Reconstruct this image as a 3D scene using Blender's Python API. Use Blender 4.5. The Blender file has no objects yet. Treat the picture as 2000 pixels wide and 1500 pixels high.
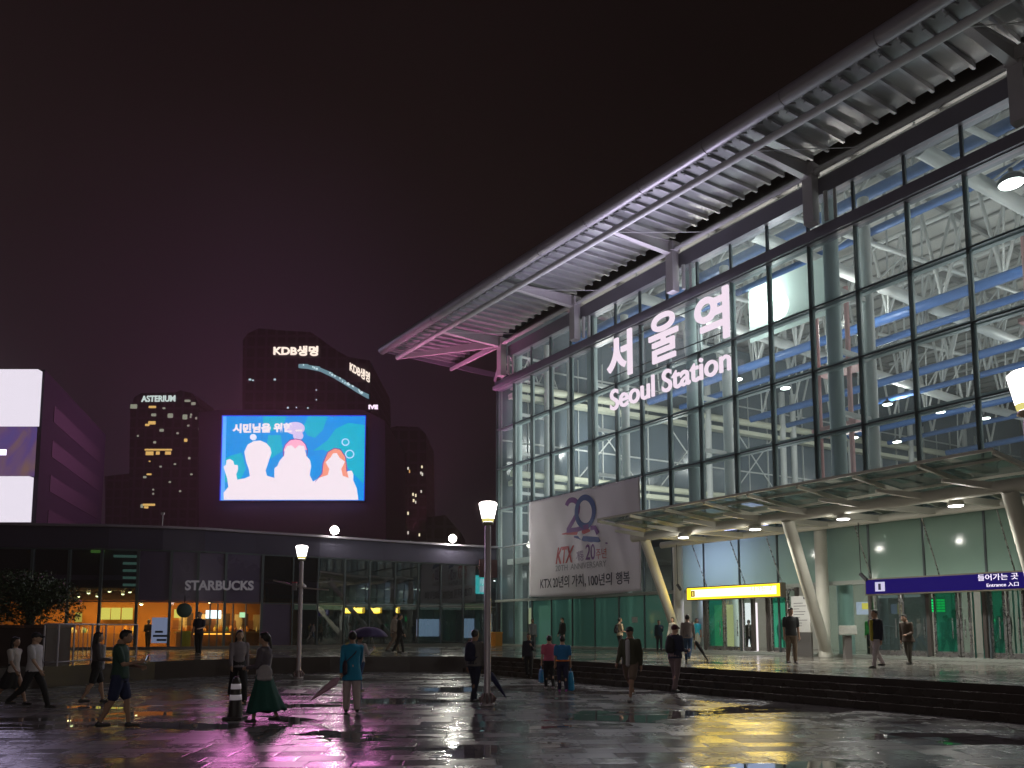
import bpy, bmesh, math, random
from mathutils import Vector, Matrix
R = math.radians
random.seed(7)
S = bpy.context.scene
COL = S.collection

# ------------------------------------------------------------------ camera
F_PX, CY_PX, HZ_PX, EYE = 1469.1, 1087.5, 1226.9, 1.7
PITCH = math.atan((HZ_PX - CY_PX) / F_PX)
cam_d = bpy.data.cameras.new('camera'); cam = bpy.data.objects.new('camera', cam_d); COL.objects.link(cam)
cam_d.sensor_width = 36.0; cam_d.lens = 36.0 * F_PX / 2000.0
cam_d.shift_y = (CY_PX - 750.0) / 2000.0
cam_d.clip_start = 0.1; cam_d.clip_end = 3000
cam.location = (0, 0, EYE); cam.rotation_euler = (R(90) + PITCH, 0, 0)
S.camera = cam

# ------------------------------------------------------------------ world : overcast night sky lit by the city
W_ = bpy.data.worlds.new('World'); S.world = W_; W_.use_nodes = True
nt = W_.node_tree; nt.nodes.clear()
def nn(t, tree): return tree.nodes.new(t)
out = nn('ShaderNodeOutputWorld', nt); bg = nn('ShaderNodeBackground', nt)
tc = nn('ShaderNodeTexCoord', nt); sep = nn('ShaderNodeSeparateXYZ', nt)
nt.links.new(tc.outputs['Generated'], sep.inputs[0])
rmp = nn('ShaderNodeValToRGB', nt)
nt.links.new(sep.outputs['Z'], rmp.inputs[0])
cr = rmp.color_ramp; cr.elements[0].position = 0.0; cr.elements[0].color = (0.017, 0.012, 0.015, 1)
cr.elements[1].position = 0.75; cr.elements[1].color = (0.0042, 0.0026, 0.0020, 1)
for pos, c in ((0.16, (0.0155, 0.0108, 0.0108, 1)), (0.30, (0.0130, 0.0085, 0.0080, 1)), (0.46, (0.0100, 0.0066, 0.0052, 1)), (0.6, (0.0062, 0.0040, 0.0028, 1))):
    e = cr.elements.new(pos); e.color = c
# purple glow of the screens in the low cloud to the left
dot = nn('ShaderNodeVectorMath', nt); dot.operation = 'DOT_PRODUCT'
gv = Vector((-0.33, 1.0, 0.22)).normalized(); dot.inputs[1].default_value = gv
nt.links.new(tc.outputs['Generated'], dot.inputs[0])
mr = nn('ShaderNodeMapRange', nt); mr.inputs[1].default_value = 0.90; mr.inputs[2].default_value = 1.0
nt.links.new(dot.outputs['Value'], mr.inputs[0])
pw = nn('ShaderNodeMath', nt); pw.operation = 'POWER'; pw.inputs[1].default_value = 2.0; nt.links.new(mr.outputs[0], pw.inputs[0])
ml = nn('ShaderNodeMix', nt); ml.data_type = 'RGBA'; ml.blend_type = 'ADD'
nt.links.new(pw.outputs[0], ml.inputs[0]); nt.links.new(rmp.outputs[0], ml.inputs[6]); ml.inputs[7].default_value = (0.014, 0.005, 0.021, 1)
cn_ = nn('ShaderNodeTexNoise', nt); cn_.inputs['Scale'].default_value = 2.2; cn_.inputs['Detail'].default_value = 5; nt.links.new(tc.outputs['Generated'], cn_.inputs['Vector'])
cmr = nn('ShaderNodeMapRange', nt); cmr.inputs[1].default_value = .3; cmr.inputs[2].default_value = .7; cmr.inputs[3].default_value = .38; cmr.inputs[4].default_value = .72; nt.links.new(cn_.outputs['Fac'], cmr.inputs[0])
cvs = nn('ShaderNodeVectorMath', nt); cvs.operation = 'SCALE'; nt.links.new(ml.outputs[2], cvs.inputs[0]); nt.links.new(cmr.outputs[0], cvs.inputs['Scale'])
nt.links.new(cvs.outputs[0], bg.inputs[0]); bg.inputs[1].default_value = 1.0
nt.links.new(bg.outputs[0], out.inputs[0])

# ------------------------------------------------------------------ render settings
S.render.engine = 'CYCLES'
S.view_settings.view_transform = 'Standard'; S.view_settings.look = 'None'
S.view_settings.exposure = 0.0; S.view_settings.gamma = 1.0
try: S.view_settings.use_curve_mapping = False
except Exception: pass
S.cycles.use_denoising = True
S.cycles.max_bounces = 8; S.cycles.diffuse_bounces = 3; S.cycles.glossy_bounces = 3
S.cycles.transparent_max_bounces = 24; S.cycles.transmission_bounces = 2; S.cycles.volume_bounces = 0
S.cycles.caustics_reflective = False; S.cycles.caustics_refractive = False
S.cycles.sample_clamp_indirect = 4.0; S.cycles.sample_clamp_direct = 0.0
S.cycles.use_adaptive_sampling = False

# ------------------------------------------------------------------ coordinate frames
cp_, sp_ = math.cos(PITCH), math.sin(PITCH)
def ray(x, y):
    a = (x - 1000) / F_PX; b = (CY_PX - y) / F_PX
    return Vector((a, cp_ - b * sp_, sp_ + b * cp_))
def onz(x, y, z):                       # where the sight line meets a level z
    r = ray(x, y); t = (z - EYE) / r.z
    return Vector((r.x * t, r.y * t, z))
def ony(x, y, Y):                       # ... a plane at distance Y
    r = ray(x, y); t = Y / r.y
    return Vector((r.x * t, Y, r.z * t + EYE))
FA = Vector((-.933, 48.5)); TH = -0.962
FU = Vector((math.cos(TH), math.sin(TH))); FN = Vector((FU.y, -FU.x))
def W(u, n, z):                         # facade frame: u along it, n out of it
    p = FA + FU * u + FN * n
    return Vector((p.x, p.y, z))
def onf(x, y, n=0.0):                   # -> (u, z) on the facade plane offset n
    r = ray(x, y); t = (n + FA.dot(FN)) / (Vector((r.x, r.y)).dot(FN))
    P = Vector((r.x * t, r.y * t)) - FA
    return P.dot(FU), r.z * t + EYE
FROT = math.atan2(FU.y, FU.x)

# ------------------------------------------------------------------ object helpers
def tag(o, label=None, cat=None, group=None, kind=None):
    if label: o['label'] = label
    if cat: o['category'] = cat
    if group: o['group'] = group
    if kind: o['kind'] = kind
    return o
def empty(name, loc, rz=0.0):
    o = bpy.data.objects.new(name, None); COL.objects.link(o); o.location = loc; o.rotation_euler = (0, 0, rz)
    o.empty_display_size = 0.3
    return o
def thing(name, loc, label, cat, rz=0.0, group=None):
    return tag(empty(name, loc, rz), label, cat, group)
def link_mesh(name, me, parent=None, mat=None, world=True):
    o = bpy.data.objects.new(name, me); COL.objects.link(o)
    if mat and not me.materials: me.materials.append(mat)
    if parent is not None:
        o.parent = parent
        if world:
            # mesh coordinates are world coordinates
            chain = Matrix.Identity(4); q = parent; ms = []
            while q is not None:
                ms.append(Matrix.LocRotScale(q.location, q.rotation_euler, q.scale)); q = q.parent
            for m in ms: chain = m @ chain
            me.transform(chain.inverted())
    elif world and len(me.vertices):
        # origin at the base centre
        xs = [v.co for v in me.vertices]
        c = Vector(((min(v.x for v in xs) + max(v.x for v in xs)) / 2, (min(v.y for v in xs) + max(v.y for v in xs)) / 2, min(v.z for v in xs)))
        me.transform(Matrix.Translation(-c)); o.location = c
    return o
def copy_tree(o, parent=None):
    c = o.copy(); COL.objects.link(c); c.parent = parent
    for ch in list(o.children): copy_tree(ch, c)
    return c

class MB:
    def __init__(s): s.v = []; s.f = []; s.m = []; s.sm = []
    def add(s, vs, fs, m=0, smooth=False):
        b = len(s.v); s.v += [tuple(v) for v in vs]
        for f in fs: s.f.append(tuple(b + i for i in f)); s.m.append(m); s.sm.append(smooth)
    def hexa(s, p, m=0):                # 8 points: bottom ring, top ring
        s.add(p, [(0, 3, 2, 1), (4, 5, 6, 7), (0, 1, 5, 4), (1, 2, 6, 5), (2, 3, 7, 6), (3, 0, 4, 7)], m)
    def box(s, c, sx, sy, sz, rz=0.0, m=0):
        c = Vector(c); R3 = Matrix.Rotation(rz, 3, 'Z'); P = []
        for z in (-.5, .5):
            for x, y in ((-.5, -.5), (.5, -.5), (.5, .5), (-.5, .5)):
                P.append(c + R3 @ Vector((x * sx, y * sy, z * sz)))
        s.hexa(P, m)
    def fbox(s, u0, u1, n0, n1, z0, z1, m=0):   # box in the facade frame
        if n0 < n1: n0, n1 = n1, n0
        s.hexa([W(u0, n0, z0), W(u1, n0, z0), W(u1, n1, z0), W(u0, n1, z0), W(u0, n0, z1), W(u1, n0, z1), W(u1, n1, z1), W(u0, n1, z1)], m)
    def fquad(s, u0, u1, n, z0, z1, m=0):
        s.add([W(u0, n, z0), W(u1, n, z0), W(u1, n, z1), W(u0, n, z1)], [(0, 1, 2, 3)], m)
    def beam(s, a, b, w, h, up=(0, 0, 1), w1=None, h1=None, m=0):
        a = Vector(a); b = Vector(b); d = (b - a).normalized(); up = Vector(up)
        sd = d.cross(up)
        if sd.length < 1e-4: sd = d.cross(Vector((1, 0, 0)))
        sd.normalize(); u = sd.cross(d).normalized(); w1 = w if w1 is None else w1; h1 = h if h1 is None else h1
        P = [a - sd * w / 2 - u * h / 2, a + sd * w / 2 - u * h / 2, b + sd * w1 / 2 - u * h1 / 2, b - sd * w1 / 2 - u * h1 / 2,
             a - sd * w / 2 + u * h / 2, a + sd * w / 2 + u * h / 2, b + sd * w1 / 2 + u * h1 / 2, b - sd * w1 / 2 + u * h1 / 2]
        s.hexa(P, m)
    def tube(s, pts, r, seg=12, m=0, cap=True):
        pts = [Vector(p) for p in pts]; rs = r if isinstance(r, (list, tuple)) else [r] * len(pts)
        vs = []; fs = []; ref = None
        for i, p in enumerate(pts):
            d = (pts[min(i + 1, len(pts) - 1)] - pts[max(i - 1, 0)]).normalized()
            if ref is None or abs(d.dot(ref)) > .98:
                ref = Vector((0, 0, 1)) if abs(d.z) < .9 else Vector((1, 0, 0))
            x = d.cross(ref).normalized(); y = x.cross(d).normalized()
            for k in range(seg):
                a = 2 * math.pi * k / seg; vs.append(p + (x * math.cos(a) + y * math.sin(a)) * rs[i])
        for i in range(len(pts) - 1):
            for k in range(seg):
                k2 = (k + 1) % seg; fs.append((i * seg + k, i * seg + k2, (i + 1) * seg + k2, (i + 1) * seg + k))
        s.add(vs, fs, m, True)
        if cap:
            s.add(vs[:seg], [tuple(range(seg))[::-1]], m); s.add(vs[-seg:], [tuple(range(seg))], m)
    def lathe(s, c, prof, seg=20, m=0, smooth=True):   # prof [(r,z)]
        c = Vector(c); vs = []; fs = []
        for r, z in prof:
            for k in range(seg):
                a = 2 * math.pi * k / seg; vs.append(c + Vector((r * math.cos(a), r * math.sin(a), z)))
        n = len(prof)
        for i in range(n - 1):
            for k in range(seg):
                k2 = (k + 1) % seg; fs.append((i * seg + k, i * seg + k2, (i + 1) * seg + k2, (i + 1) * seg + k))
        s.add(vs, fs, m, smooth)
        s.add(vs[:seg], [tuple(range(seg))[::-1]], m); s.add(vs[-seg:], [tuple(range(seg))], m)
    def prism(s, poly, off, m=0):       # planar polygon (3D points) extruded by vector off
        n = len(poly); off = Vector(off); a = [Vector(p) for p in poly]; b = [p + off for p in a]
        s.add(a + b, [tuple(range(n))[::-1], tuple(range(n, 2 * n))] + [(i, (i + 1) % n, n + (i + 1) % n, n + i) for i in range(n)], m)
    def mesh(s, name, mats=None):
        me = bpy.data.meshes.new(name); me.from_pydata(s.v, [], s.f)
        me.polygons.foreach_set('material_index', s.m); me.polygons.foreach_set('use_smooth', s.sm)
        for m_ in (mats or []): me.materials.append(m_)
        me.update(); return me
    def build(s, name, mats, parent=None, world=True, fix=True):
        if not isinstance(mats, (list, tuple)): mats = [mats]
        me = s.mesh(name, mats)
        if fix:
            bm = bmesh.new(); bm.from_mesh(me); bmesh.ops.recalc_face_normals(bm, faces=bm.faces); bm.to_mesh(me); bm.free()
        return link_mesh(name, me, parent, None, world)

def text_mesh(body, size=1.0, extrude=0.02, bold=0.0, shear=0.0, width=None, height=None, align='LEFT'):
    """lettering as a mesh in the XZ plane (x right, z up), thickness along y; left-bottom at 0"""
    c = bpy.data.curves.new('lettering', 'FONT'); c.body = body; c.size = size; c.extrude = extrude; c.offset = bold; c.shear = shear
    c.resolution_u = 6
    o = bpy.data.objects.new('tmp', c); COL.objects.link(o)
    dg = bpy.context.evaluated_depsgraph_get(); dg.update()
    me = bpy.data.meshes.new_from_object(o.evaluated_get(dg))
    COL.objects.unlink(o); bpy.data.objects.remove(o); bpy.data.curves.remove(c)
    xs = [v.co.x for v in me.vertices]; ys = [v.co.y for v in me.vertices]
    x0, x1, y0, y1 = min(xs), max(xs), min(ys), max(ys)
    sx = (width / (x1 - x0)) if width else 1.0
    sy = (height / (y1 - y0)) if height else sx
    if not width: sx = sy if height else 1.0
    for v in me.vertices:
        x, y, z = v.co; v.co = Vector(((x - x0) * sx, -z, (y - y0) * sy))
    me.materials.clear()
    return me
def put_text(name, body, origin, dirx, up, parent, mat, **kw):
    """place lettering with its bottom-left at origin, along dirx, up vector up"""
    me = text_mesh(body, **kw)
    dx = Vector(dirx).normalized(); uz = Vector(up).normalized(); dy = uz.cross(dx).normalized()
    M = Matrix((dx, dy, uz)).transposed().to_4x4(); M.translation = Vector(origin)
    me.transform(M); me.materials.append(mat)
    return link_mesh(name, me, parent, None, True)

# ------------------------------------------------------------------ materials
MATS = {}
def mat(name, col=(.5, .5, .5), rough=.5, metal=0.0, emit=None, es=0.0, noise=0.0, nscale=6.0, bump=0.0, bscale=40.0, coat=0.0, spec=.5):
    if name in MATS: return MATS[name]
    m = bpy.data.materials.new(name); m.use_nodes = True; t = m.node_tree; b = t.nodes['Principled BSDF']
    b.inputs['Base Color'].default_value = (*col, 1); b.inputs['Roughness'].default_value = rough; b.inputs['Metallic'].default_value = metal
    b.inputs['Coat Weight'].default_value = coat; b.inputs['Specular IOR Level'].default_value = spec
    if emit: b.inputs['Emission Color'].default_value = (*emit, 1); b.inputs['Emission Strength'].default_value = es
    if noise > 0:
        tc = t.nodes.new('ShaderNodeTexCoord'); nz = t.nodes.new('ShaderNodeTexNoise'); nz.inputs['Scale'].default_value = nscale; nz.inputs['Detail'].default_value = 6
        t.links.new(tc.outputs['Object'], nz.inputs['Vector'])
        mx = t.nodes.new('ShaderNodeMix'); mx.data_type = 'RGBA'
        mx.inputs[6].default_value = (*[c * (1 - noise) for c in col], 1); mx.inputs[7].default_value = (*[min(1, c * (1 + noise)) for c in col], 1)
        t.links.new(nz.outputs['Fac'], mx.inputs[0]); t.links.new(mx.outputs[2], b.inputs['Base Color'])
        r = t.nodes.new('ShaderNodeMapRange'); r.inputs[3].default_value = max(.02, rough - .12); r.inputs[4].default_value = min(1, rough + .12)
        t.links.new(nz.outputs['Fac'], r.inputs[0]); t.links.new(r.outputs[0], b.inputs['Roughness'])
    if bump > 0:
        tc2 = t.nodes.new('ShaderNodeTexCoord'); n2 = t.nodes.new('ShaderNodeTexNoise'); n2.inputs['Scale'].default_value = bscale; n2.inputs['Detail'].default_value = 4
        bp = t.nodes.new('ShaderNodeBump'); bp.inputs['Strength'].default_value = bump; bp.inputs['Distance'].default_value = .02
        t.links.new(tc2.outputs['Object'], n2.inputs['Vector']); t.links.new(n2.outputs['Fac'], bp.inputs['Height']); t.links.new(bp.outputs[0], b.inputs['Normal'])
    MATS[name] = m; return m
def glow(name, col, s):
    if name in MATS: return MATS[name]
    m = bpy.data.materials.new(name); m.use_nodes = True; t = m.node_tree; t.nodes.clear()
    o = t.nodes.new('ShaderNodeOutputMaterial'); e = t.nodes.new('ShaderNodeEmission'); e.inputs[0].default_value = (*col, 1); e.inputs[1].default_value = s
    t.links.new(e.outputs[0], o.inputs[0]); MATS[name] = m; return m
def glass(name, tint=(.8, .92, .9), refl=1.0, rough=.01, frost=0.0, fcol=(.3, .4, .38), wob=0.0, base=0.02):
    if name in MATS: return MATS[name]
    m = bpy.data.materials.new(name); m.use_nodes = True; t = m.node_tree; t.nodes.clear()
    o = t.nodes.new('ShaderNodeOutputMaterial'); tr = t.nodes.new('ShaderNodeBsdfTransparent'); tr.inputs[0].default_value = (*tint, 1)
    gl = t.nodes.new('ShaderNodeBsdfGlossy'); gl.inputs['Color'].default_value = (1, 1, 1, 1); gl.inputs['Roughness'].default_value = rough
    lw = t.nodes.new('ShaderNodeLayerWeight'); lw.inputs[0].default_value = .5
    p = t.nodes.new('ShaderNodeMath'); p.operation = 'POWER'; p.inputs[1].default_value = 4.0; t.links.new(lw.outputs['Facing'], p.inputs[0])
    mm = t.nodes.new('ShaderNodeMath'); mm.operation = 'MULTIPLY_ADD'; mm.inputs[1].default_value = .8 * refl; mm.inputs[2].default_value = base + .04 * refl; mm.use_clamp = True
    t.links.new(p.outputs[0], mm.inputs[0])
    first = tr.outputs[0]
    if frost > 0:
        df = t.nodes.new('ShaderNodeBsdfDiffuse'); df.inputs[0].default_value = (*fcol, 1); tl = t.nodes.new('ShaderNodeBsdfTranslucent'); tl.inputs[0].default_value = (*fcol, 1)
        a = t.nodes.new('ShaderNodeMixShader'); a.inputs[0].default_value = .5; t.links.new(df.outputs[0], a.inputs[1]); t.links.new(tl.outputs[0], a.inputs[2])
        c = t.nodes.new('ShaderNodeMixShader'); c.inputs[0].default_value = frost; t.links.new(tr.outputs[0], c.inputs[1]); t.links.new(a.outputs[0], c.inputs[2]); first = c.outputs[0]
    if wob > 0:
        tcx = t.nodes.new('ShaderNodeTexCoord'); nz = t.nodes.new('ShaderNodeTexNoise'); nz.inputs['Scale'].default_value = .7; bp = t.nodes.new('ShaderNodeBump'); bp.inputs['Strength'].default_value = wob; bp.inputs['Distance'].default_value = .05
        t.links.new(tcx.outputs['Object'], nz.inputs['Vector']); t.links.new(nz.outputs['Fac'], bp.inputs['Height']); t.links.new(bp.outputs[0], gl.inputs['Normal'])
    x = t.nodes.new('ShaderNodeMixShader'); t.links.new(mm.outputs[0], x.inputs[0]); t.links.new(first, x.inputs[1]); t.links.new(gl.outputs[0], x.inputs[2])
    t.links.new(x.outputs[0], o.inputs[0]); MATS[name] = m; return m

white_steel = mat('white_painted_steel', (.62, .63, .62), .42, noise=.08, nscale=1.5)
pale_steel = mat('pale_green_steel', (.46, .56, .56), .4, noise=.06, nscale=1.5)
grey_steel = mat('grey_painted_steel', (.50, .48, .48), .4, noise=.1, nscale=2)
frame_dark = mat('dark_window_frame', (.10, .125, .135), .4, .2)
fascia_grey = mat('dark_fascia_panel', (.22, .21, .25), .35, .2, noise=.15, nscale=.8)
cream = mat('cream_paint', (.58, .57, .49), .5, noise=.12, nscale=1.3)
blue_paint = mat('blue_painted_pipe', (.05, .13, .36), .4, noise=.08)
ceil_mat = mat('pale_ceiling_panel', (.50, .48, .45), .6, noise=.1, nscale=.7)
deck_mat = mat('ribbed_roof_sheet', (.30, .31, .31), .4, .3, noise=.2, nscale=.6)
dark_metal = mat('dark_metal', (.03, .03, .035), .35, .5)
stainless = mat('stainless_steel', (.5, .5, .5), .28, .9, noise=.1)
night_glass = mat('dark_glass', (.11, .14, .17), .16, 0, spec=.8)
g_facade = glass('facade_glass', (.80, .89, .90), .55, .02, frost=.20, fcol=(.52, .64, .69), base=.02)
g_clear = glass('clear_glass', (.85, .95, .92), .7, .01)
g_dark = glass('tinted_glass', (.42, .52, .52), .75, .015, frost=.16, fcol=(.12, .14, .17), wob=.06, base=.1)
g_green = glass('green_glass', (.14, .36, .28), .8, .03, frost=.6, fcol=(.09, .25, .215))
g_frost = glass('frosted_glass', (.5, .6, .55), .3, .1, frost=.85, fcol=(.34, .48, .40))
g_canopy = glass('canopy_glass', (.55, .66, .63), .7, .04, frost=.4, fcol=(.24, .31, .29))

# ------------------------------------------------------------------ wet paving
def paving(name, tw, th, rot, base, dry_rough, tilt, puddle, pscale=.22, stretch=2.5, joint=.024, seed=0.0):
    m = bpy.data.materials.new(name); m.use_nodes = True; t = m.node_tree; b = t.nodes['Principled BSDF']; L = t.links.new
    def N(k, **kw):
        n = t.nodes.new(k)
        for a, v in kw.items(): setattr(n, a, v)
        return n
    def math_(op, a, b_=None, c=None):
        n = N('ShaderNodeMath', operation=op)
        for i, v in enumerate((a, b_, c)):
            if v is None: continue
            if isinstance(v, (int, float)): n.inputs[i].default_value = v
            else: L(v, n.inputs[i])
        return n.outputs[0]
    tc = N('ShaderNodeTexCoord'); mp = N('ShaderNodeMapping'); mp.inputs['Rotation'].default_value = (0, 0, rot); mp.inputs['Location'].default_value = (seed, seed * .37, 0)
    L(tc.outputs['Object'], mp.inputs[0]); sp = N('ShaderNodeSeparateXYZ'); L(mp.outputs[0], sp.inputs[0])
    # tiles are not perfectly straight
    y = math_('DIVIDE', sp.outputs[1], th); row = math_('FLOOR', y); fy = math_('SUBTRACT', y, row)
    rn = N('ShaderNodeTexWhiteNoise', noise_dimensions='1D'); L(row, rn.inputs['W'])
    x = math_('ADD', math_('DIVIDE', sp.outputs[0], tw), math_('MULTIPLY', rn.outputs['Value'], .8)); colu = math_('FLOOR', x); fx = math_('SUBTRACT', x, colu)
    cb = N('ShaderNodeCombineXYZ'); L(colu, cb.inputs[0]); L(row, cb.inputs[1])
    wn = N('ShaderNodeTexWhiteNoise', noise_dimensions='3D'); L(cb.outputs[0], wn.inputs['Vector'])
    ex = math_('MULTIPLY', math_('MINIMUM', fx, math_('SUBTRACT', 1.0, fx)), tw)
    ey = math_('MULTIPLY', math_('MINIMUM', fy, math_('SUBTRACT', 1.0, fy)), th)
    ed = math_('MINIMUM', ex, ey)
    jm = N('ShaderNodeMapRange'); jm.interpolation_type = 'SMOOTHSTEP'; jm.inputs[1].default_value = joint * .4; jm.inputs[2].default_value = joint * 1.3; L(ed, jm.inputs[0])   # 0 in the joint, 1 on the tile
    # puddles : big flat patches, stretched across the view of the paving falls
    m2 = N('ShaderNodeMapping'); m2.inputs['Scale'].default_value = (1.0, stretch, 1.0); m2.inputs['Rotation'].default_value = (0, 0, R(8)); m2.inputs['Location'].default_value = (seed * 3.1, 2.3 + seed, 0); L(tc.outputs['Object'], m2.inputs[0])
    pn = N('ShaderNodeTexNoise'); pn.inputs['Scale'].default_value = pscale; pn.inputs['Detail'].default_value = 5.0; pn.inputs['Roughness'].default_value = .55; pn.inputs['Distortion'].default_value = .4; L(m2.outputs[0], pn.inputs['Vector'])
    lvl = math_('ADD', pn.outputs['Fac'], math_('MULTIPLY', math_('SUBTRACT', wn.outputs['Value'], .5), .05))
    pm = N('ShaderNodeMapRange'); pm.interpolation_type = 'SMOOTHSTEP'; pm.inputs[1].default_value = puddle; pm.inputs[2].default_value = puddle + .025; L(lvl, pm.inputs[0])   # 1 = puddle
    dry = math_('SUBTRACT', 1.0, pm.outputs[0])
    # colour
    nz = N('ShaderNodeTexNoise'); nz.inputs['Scale'].default_value = 9.0; nz.inputs['Detail'].default_value = 8; L(tc.outputs['Object'], nz.inputs['Vector'])
    v = math_('ADD', math_('MULTIPLY', wn.outputs['Value'], .5), math_('ADD', math_('MULTIPLY', nz.outputs['Fac'], .6), .45))
    v = math_('MULTIPLY', v, math_('ADD', math_('MULTIPLY', jm.outputs[0], .75), .25))
    mx = N('ShaderNodeVectorMath', operation='SCALE'); mx.inputs[0].default_value = base; L(v, mx.inputs['Scale']); L(mx.outputs[0], b.inputs['Base Color'])
    # roughness
    rv = math_('ADD', dry_rough, math_('MULTIPLY', math_('SUBTRACT', wn.outputs['Value'], .5), .17))
    rv = math_('ADD', rv, math_('MULTIPLY', math_('SUBTRACT', nz.outputs['Fac'], .5), .18))
    rv = math_('MAXIMUM', math_('ADD', math_('MULTIPLY', rv, dry), .015), .02); L(rv, b.inputs['Roughness'])
    # normal: every tile lies a little askew, stone texture on top, joints sunk
    bn = N('ShaderNodeTexNoise'); bn.inputs['Scale'].default_value = 5.5; bn.inputs['Detail'].default_value = 6; bn.inputs['Roughness'].default_value = .6; L(tc.outputs['Object'], bn.inputs['Vector'])
    h = math_('ADD', math_('MULTIPLY', bn.outputs['Fac'], .5), math_('MULTIPLY', jm.outputs[0], .30)); h = math_('MULTIPLY', h, dry)
    bp = N('ShaderNodeBump'); bp.inputs['Strength'].default_value = .5; bp.inputs['Distance'].default_value = .012; L(h, bp.inputs['Height'])
    vs = N('ShaderNodeVectorMath', operation='SUBTRACT'); L(wn.outputs['Color'], vs.inputs[0]); vs.inputs[1].default_value = (.5, .5, .5)
    vm = N('ShaderNodeVectorMath', operation='MULTIPLY'); L(vs.outputs[0], vm.inputs[0]); vm.inputs[1].default_value = (tilt, tilt, 0)
    vd = N('ShaderNodeVectorMath', operation='SCALE'); L(vm.outputs[0], vd.inputs[0]); L(dry, vd.inputs['Scale'])
    va = N('ShaderNodeVectorMath', operation='ADD'); L(vd.outputs[0], va.inputs[0]); L(bp.outputs[0], va.inputs[1])
    vn = N('ShaderNodeVectorMath', operation='NORMALIZE'); L(va.outputs[0], vn.inputs[0]); L(vn.outputs[0], b.inputs['Normal'])
    b.inputs['IOR'].default_value = 1.38
    MATS[name] = m; return m
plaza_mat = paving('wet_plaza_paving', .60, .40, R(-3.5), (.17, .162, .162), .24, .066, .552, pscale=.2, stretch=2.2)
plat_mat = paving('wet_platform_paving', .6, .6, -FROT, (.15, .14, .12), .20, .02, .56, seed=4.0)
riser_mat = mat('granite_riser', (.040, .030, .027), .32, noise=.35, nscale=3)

g = MB(); g.add([(-900, -300, 0), (900, -300, 0), (900, 1500, 0), (-900, 1500, 0)], [(0, 1, 2, 3)])
tag(g.build('plaza_ground', plaza_mat, world=False), kind='structure')

# raised forecourt platform, its kerb wall on the left and the steps on the right
PZ = .6
def F2(u, n): p = FA + FU * u + FN * n; return (p.x, p.y)
front = [(-70, 14), (-30, 16.5), (-16.5, 19.6), (-13.35, 21.6), (-12.75, 23.6), (-11.9, 25.3), (-10.5, 26.9), (-9.0, 28.3), (-7.0, 29.2), (-4.0, 29.75)] + [F2(15.4, 10.75), F2(75, 10.75)]
back = [F2(75, -70), (-70, 110)]
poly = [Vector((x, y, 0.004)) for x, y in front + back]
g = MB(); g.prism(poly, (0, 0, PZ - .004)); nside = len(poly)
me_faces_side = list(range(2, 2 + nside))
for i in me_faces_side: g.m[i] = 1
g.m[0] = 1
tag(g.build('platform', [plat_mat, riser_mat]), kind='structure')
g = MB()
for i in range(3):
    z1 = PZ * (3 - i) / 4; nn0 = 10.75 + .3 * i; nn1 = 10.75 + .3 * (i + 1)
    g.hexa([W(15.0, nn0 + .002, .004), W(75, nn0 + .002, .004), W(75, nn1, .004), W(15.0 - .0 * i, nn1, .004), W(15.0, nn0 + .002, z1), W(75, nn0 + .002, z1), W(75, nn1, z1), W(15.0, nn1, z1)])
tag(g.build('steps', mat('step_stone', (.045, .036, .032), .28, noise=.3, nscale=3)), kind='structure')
g = MB()   # pale wet nosing strips along each tread edge
for i in range(4):
    z1 = PZ * (4 - i) / 4; n1 = 10.75 + .3 * i
    g.hexa([W(15.4, n1 - .05, z1 + .003), W(75, n1 - .05, z1 + .003), W(75, n1 + .008, z1 + .003), W(15.4, n1 + .008, z1 + .003), W(15.4, n1 - .05, z1 + .008), W(75, n1 - .05, z1 + .008), W(75, n1 + .008, z1 + .008), W(15.4, n1 + .008, z1 + .008)])
tag(g.build('step_nosing', mat('nosing_stone', (.14, .11, .10), .22)), kind='structure')

# ------------------------------------------------------------------ station building
st = thing('station_building', W(20, -10, PZ), 'large glass-fronted station hall with sloping eave, lit from inside', 'station')
ZR = [6.85, 9.38, 12.02, 14.65, 17.29]
UM = [0, 1.9, 3.8, 5.7, 7.6, 9.5, 11.4, 13.25, 15.15, 17.1, 19.08, 21.03, 23.0, 25.0, 27.0, 29.0, 31.0, 33.0, 35.0, 37.0, 39.0]
UC = [1.2, 8.6, 16.0, 23.5, 31.0, 38.5]
for i in range(len(UM) - 1):
    zs = [PZ + 2.85, ZR[0]] + ZR[1:]
    for j in range(4):
        g = MB(); g.fquad(UM[i] + .03, UM[i + 1] - .03, 0, ZR[j] + .03, ZR[j + 1] - .03); g.build('glass_pane', g_facade, st)
for i, u in enumerate(UM):
    g = MB(); g.fbox(u - .026, u + .026, .08, -.02, PZ + .004, 17.3)
    g.fbox(u - .012, u + .012, .13, .08, ZR[0], 17.3); g.build('mullion', frame_dark, st)
    if i < 20:   # paler mullion spine behind the glass
        g = MB(); g.fbox(u - .02, u + .07, -.04, -.16, ZR[0], 17.28); g.build('mullion_spine', pale_steel, st)
for z in ZR[:-1]:
    g = MB(); g.fbox(-.1, 41, .10, -.04, z - .03, z + .03); g.build('transom', frame_dark, st)
for z in ZR[1:-1]:
    g = MB(); g.fbox(0, 41, -.25, -.50, z - .02, z + .22); g.build('wind_beam', pale_steel, st)
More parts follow.
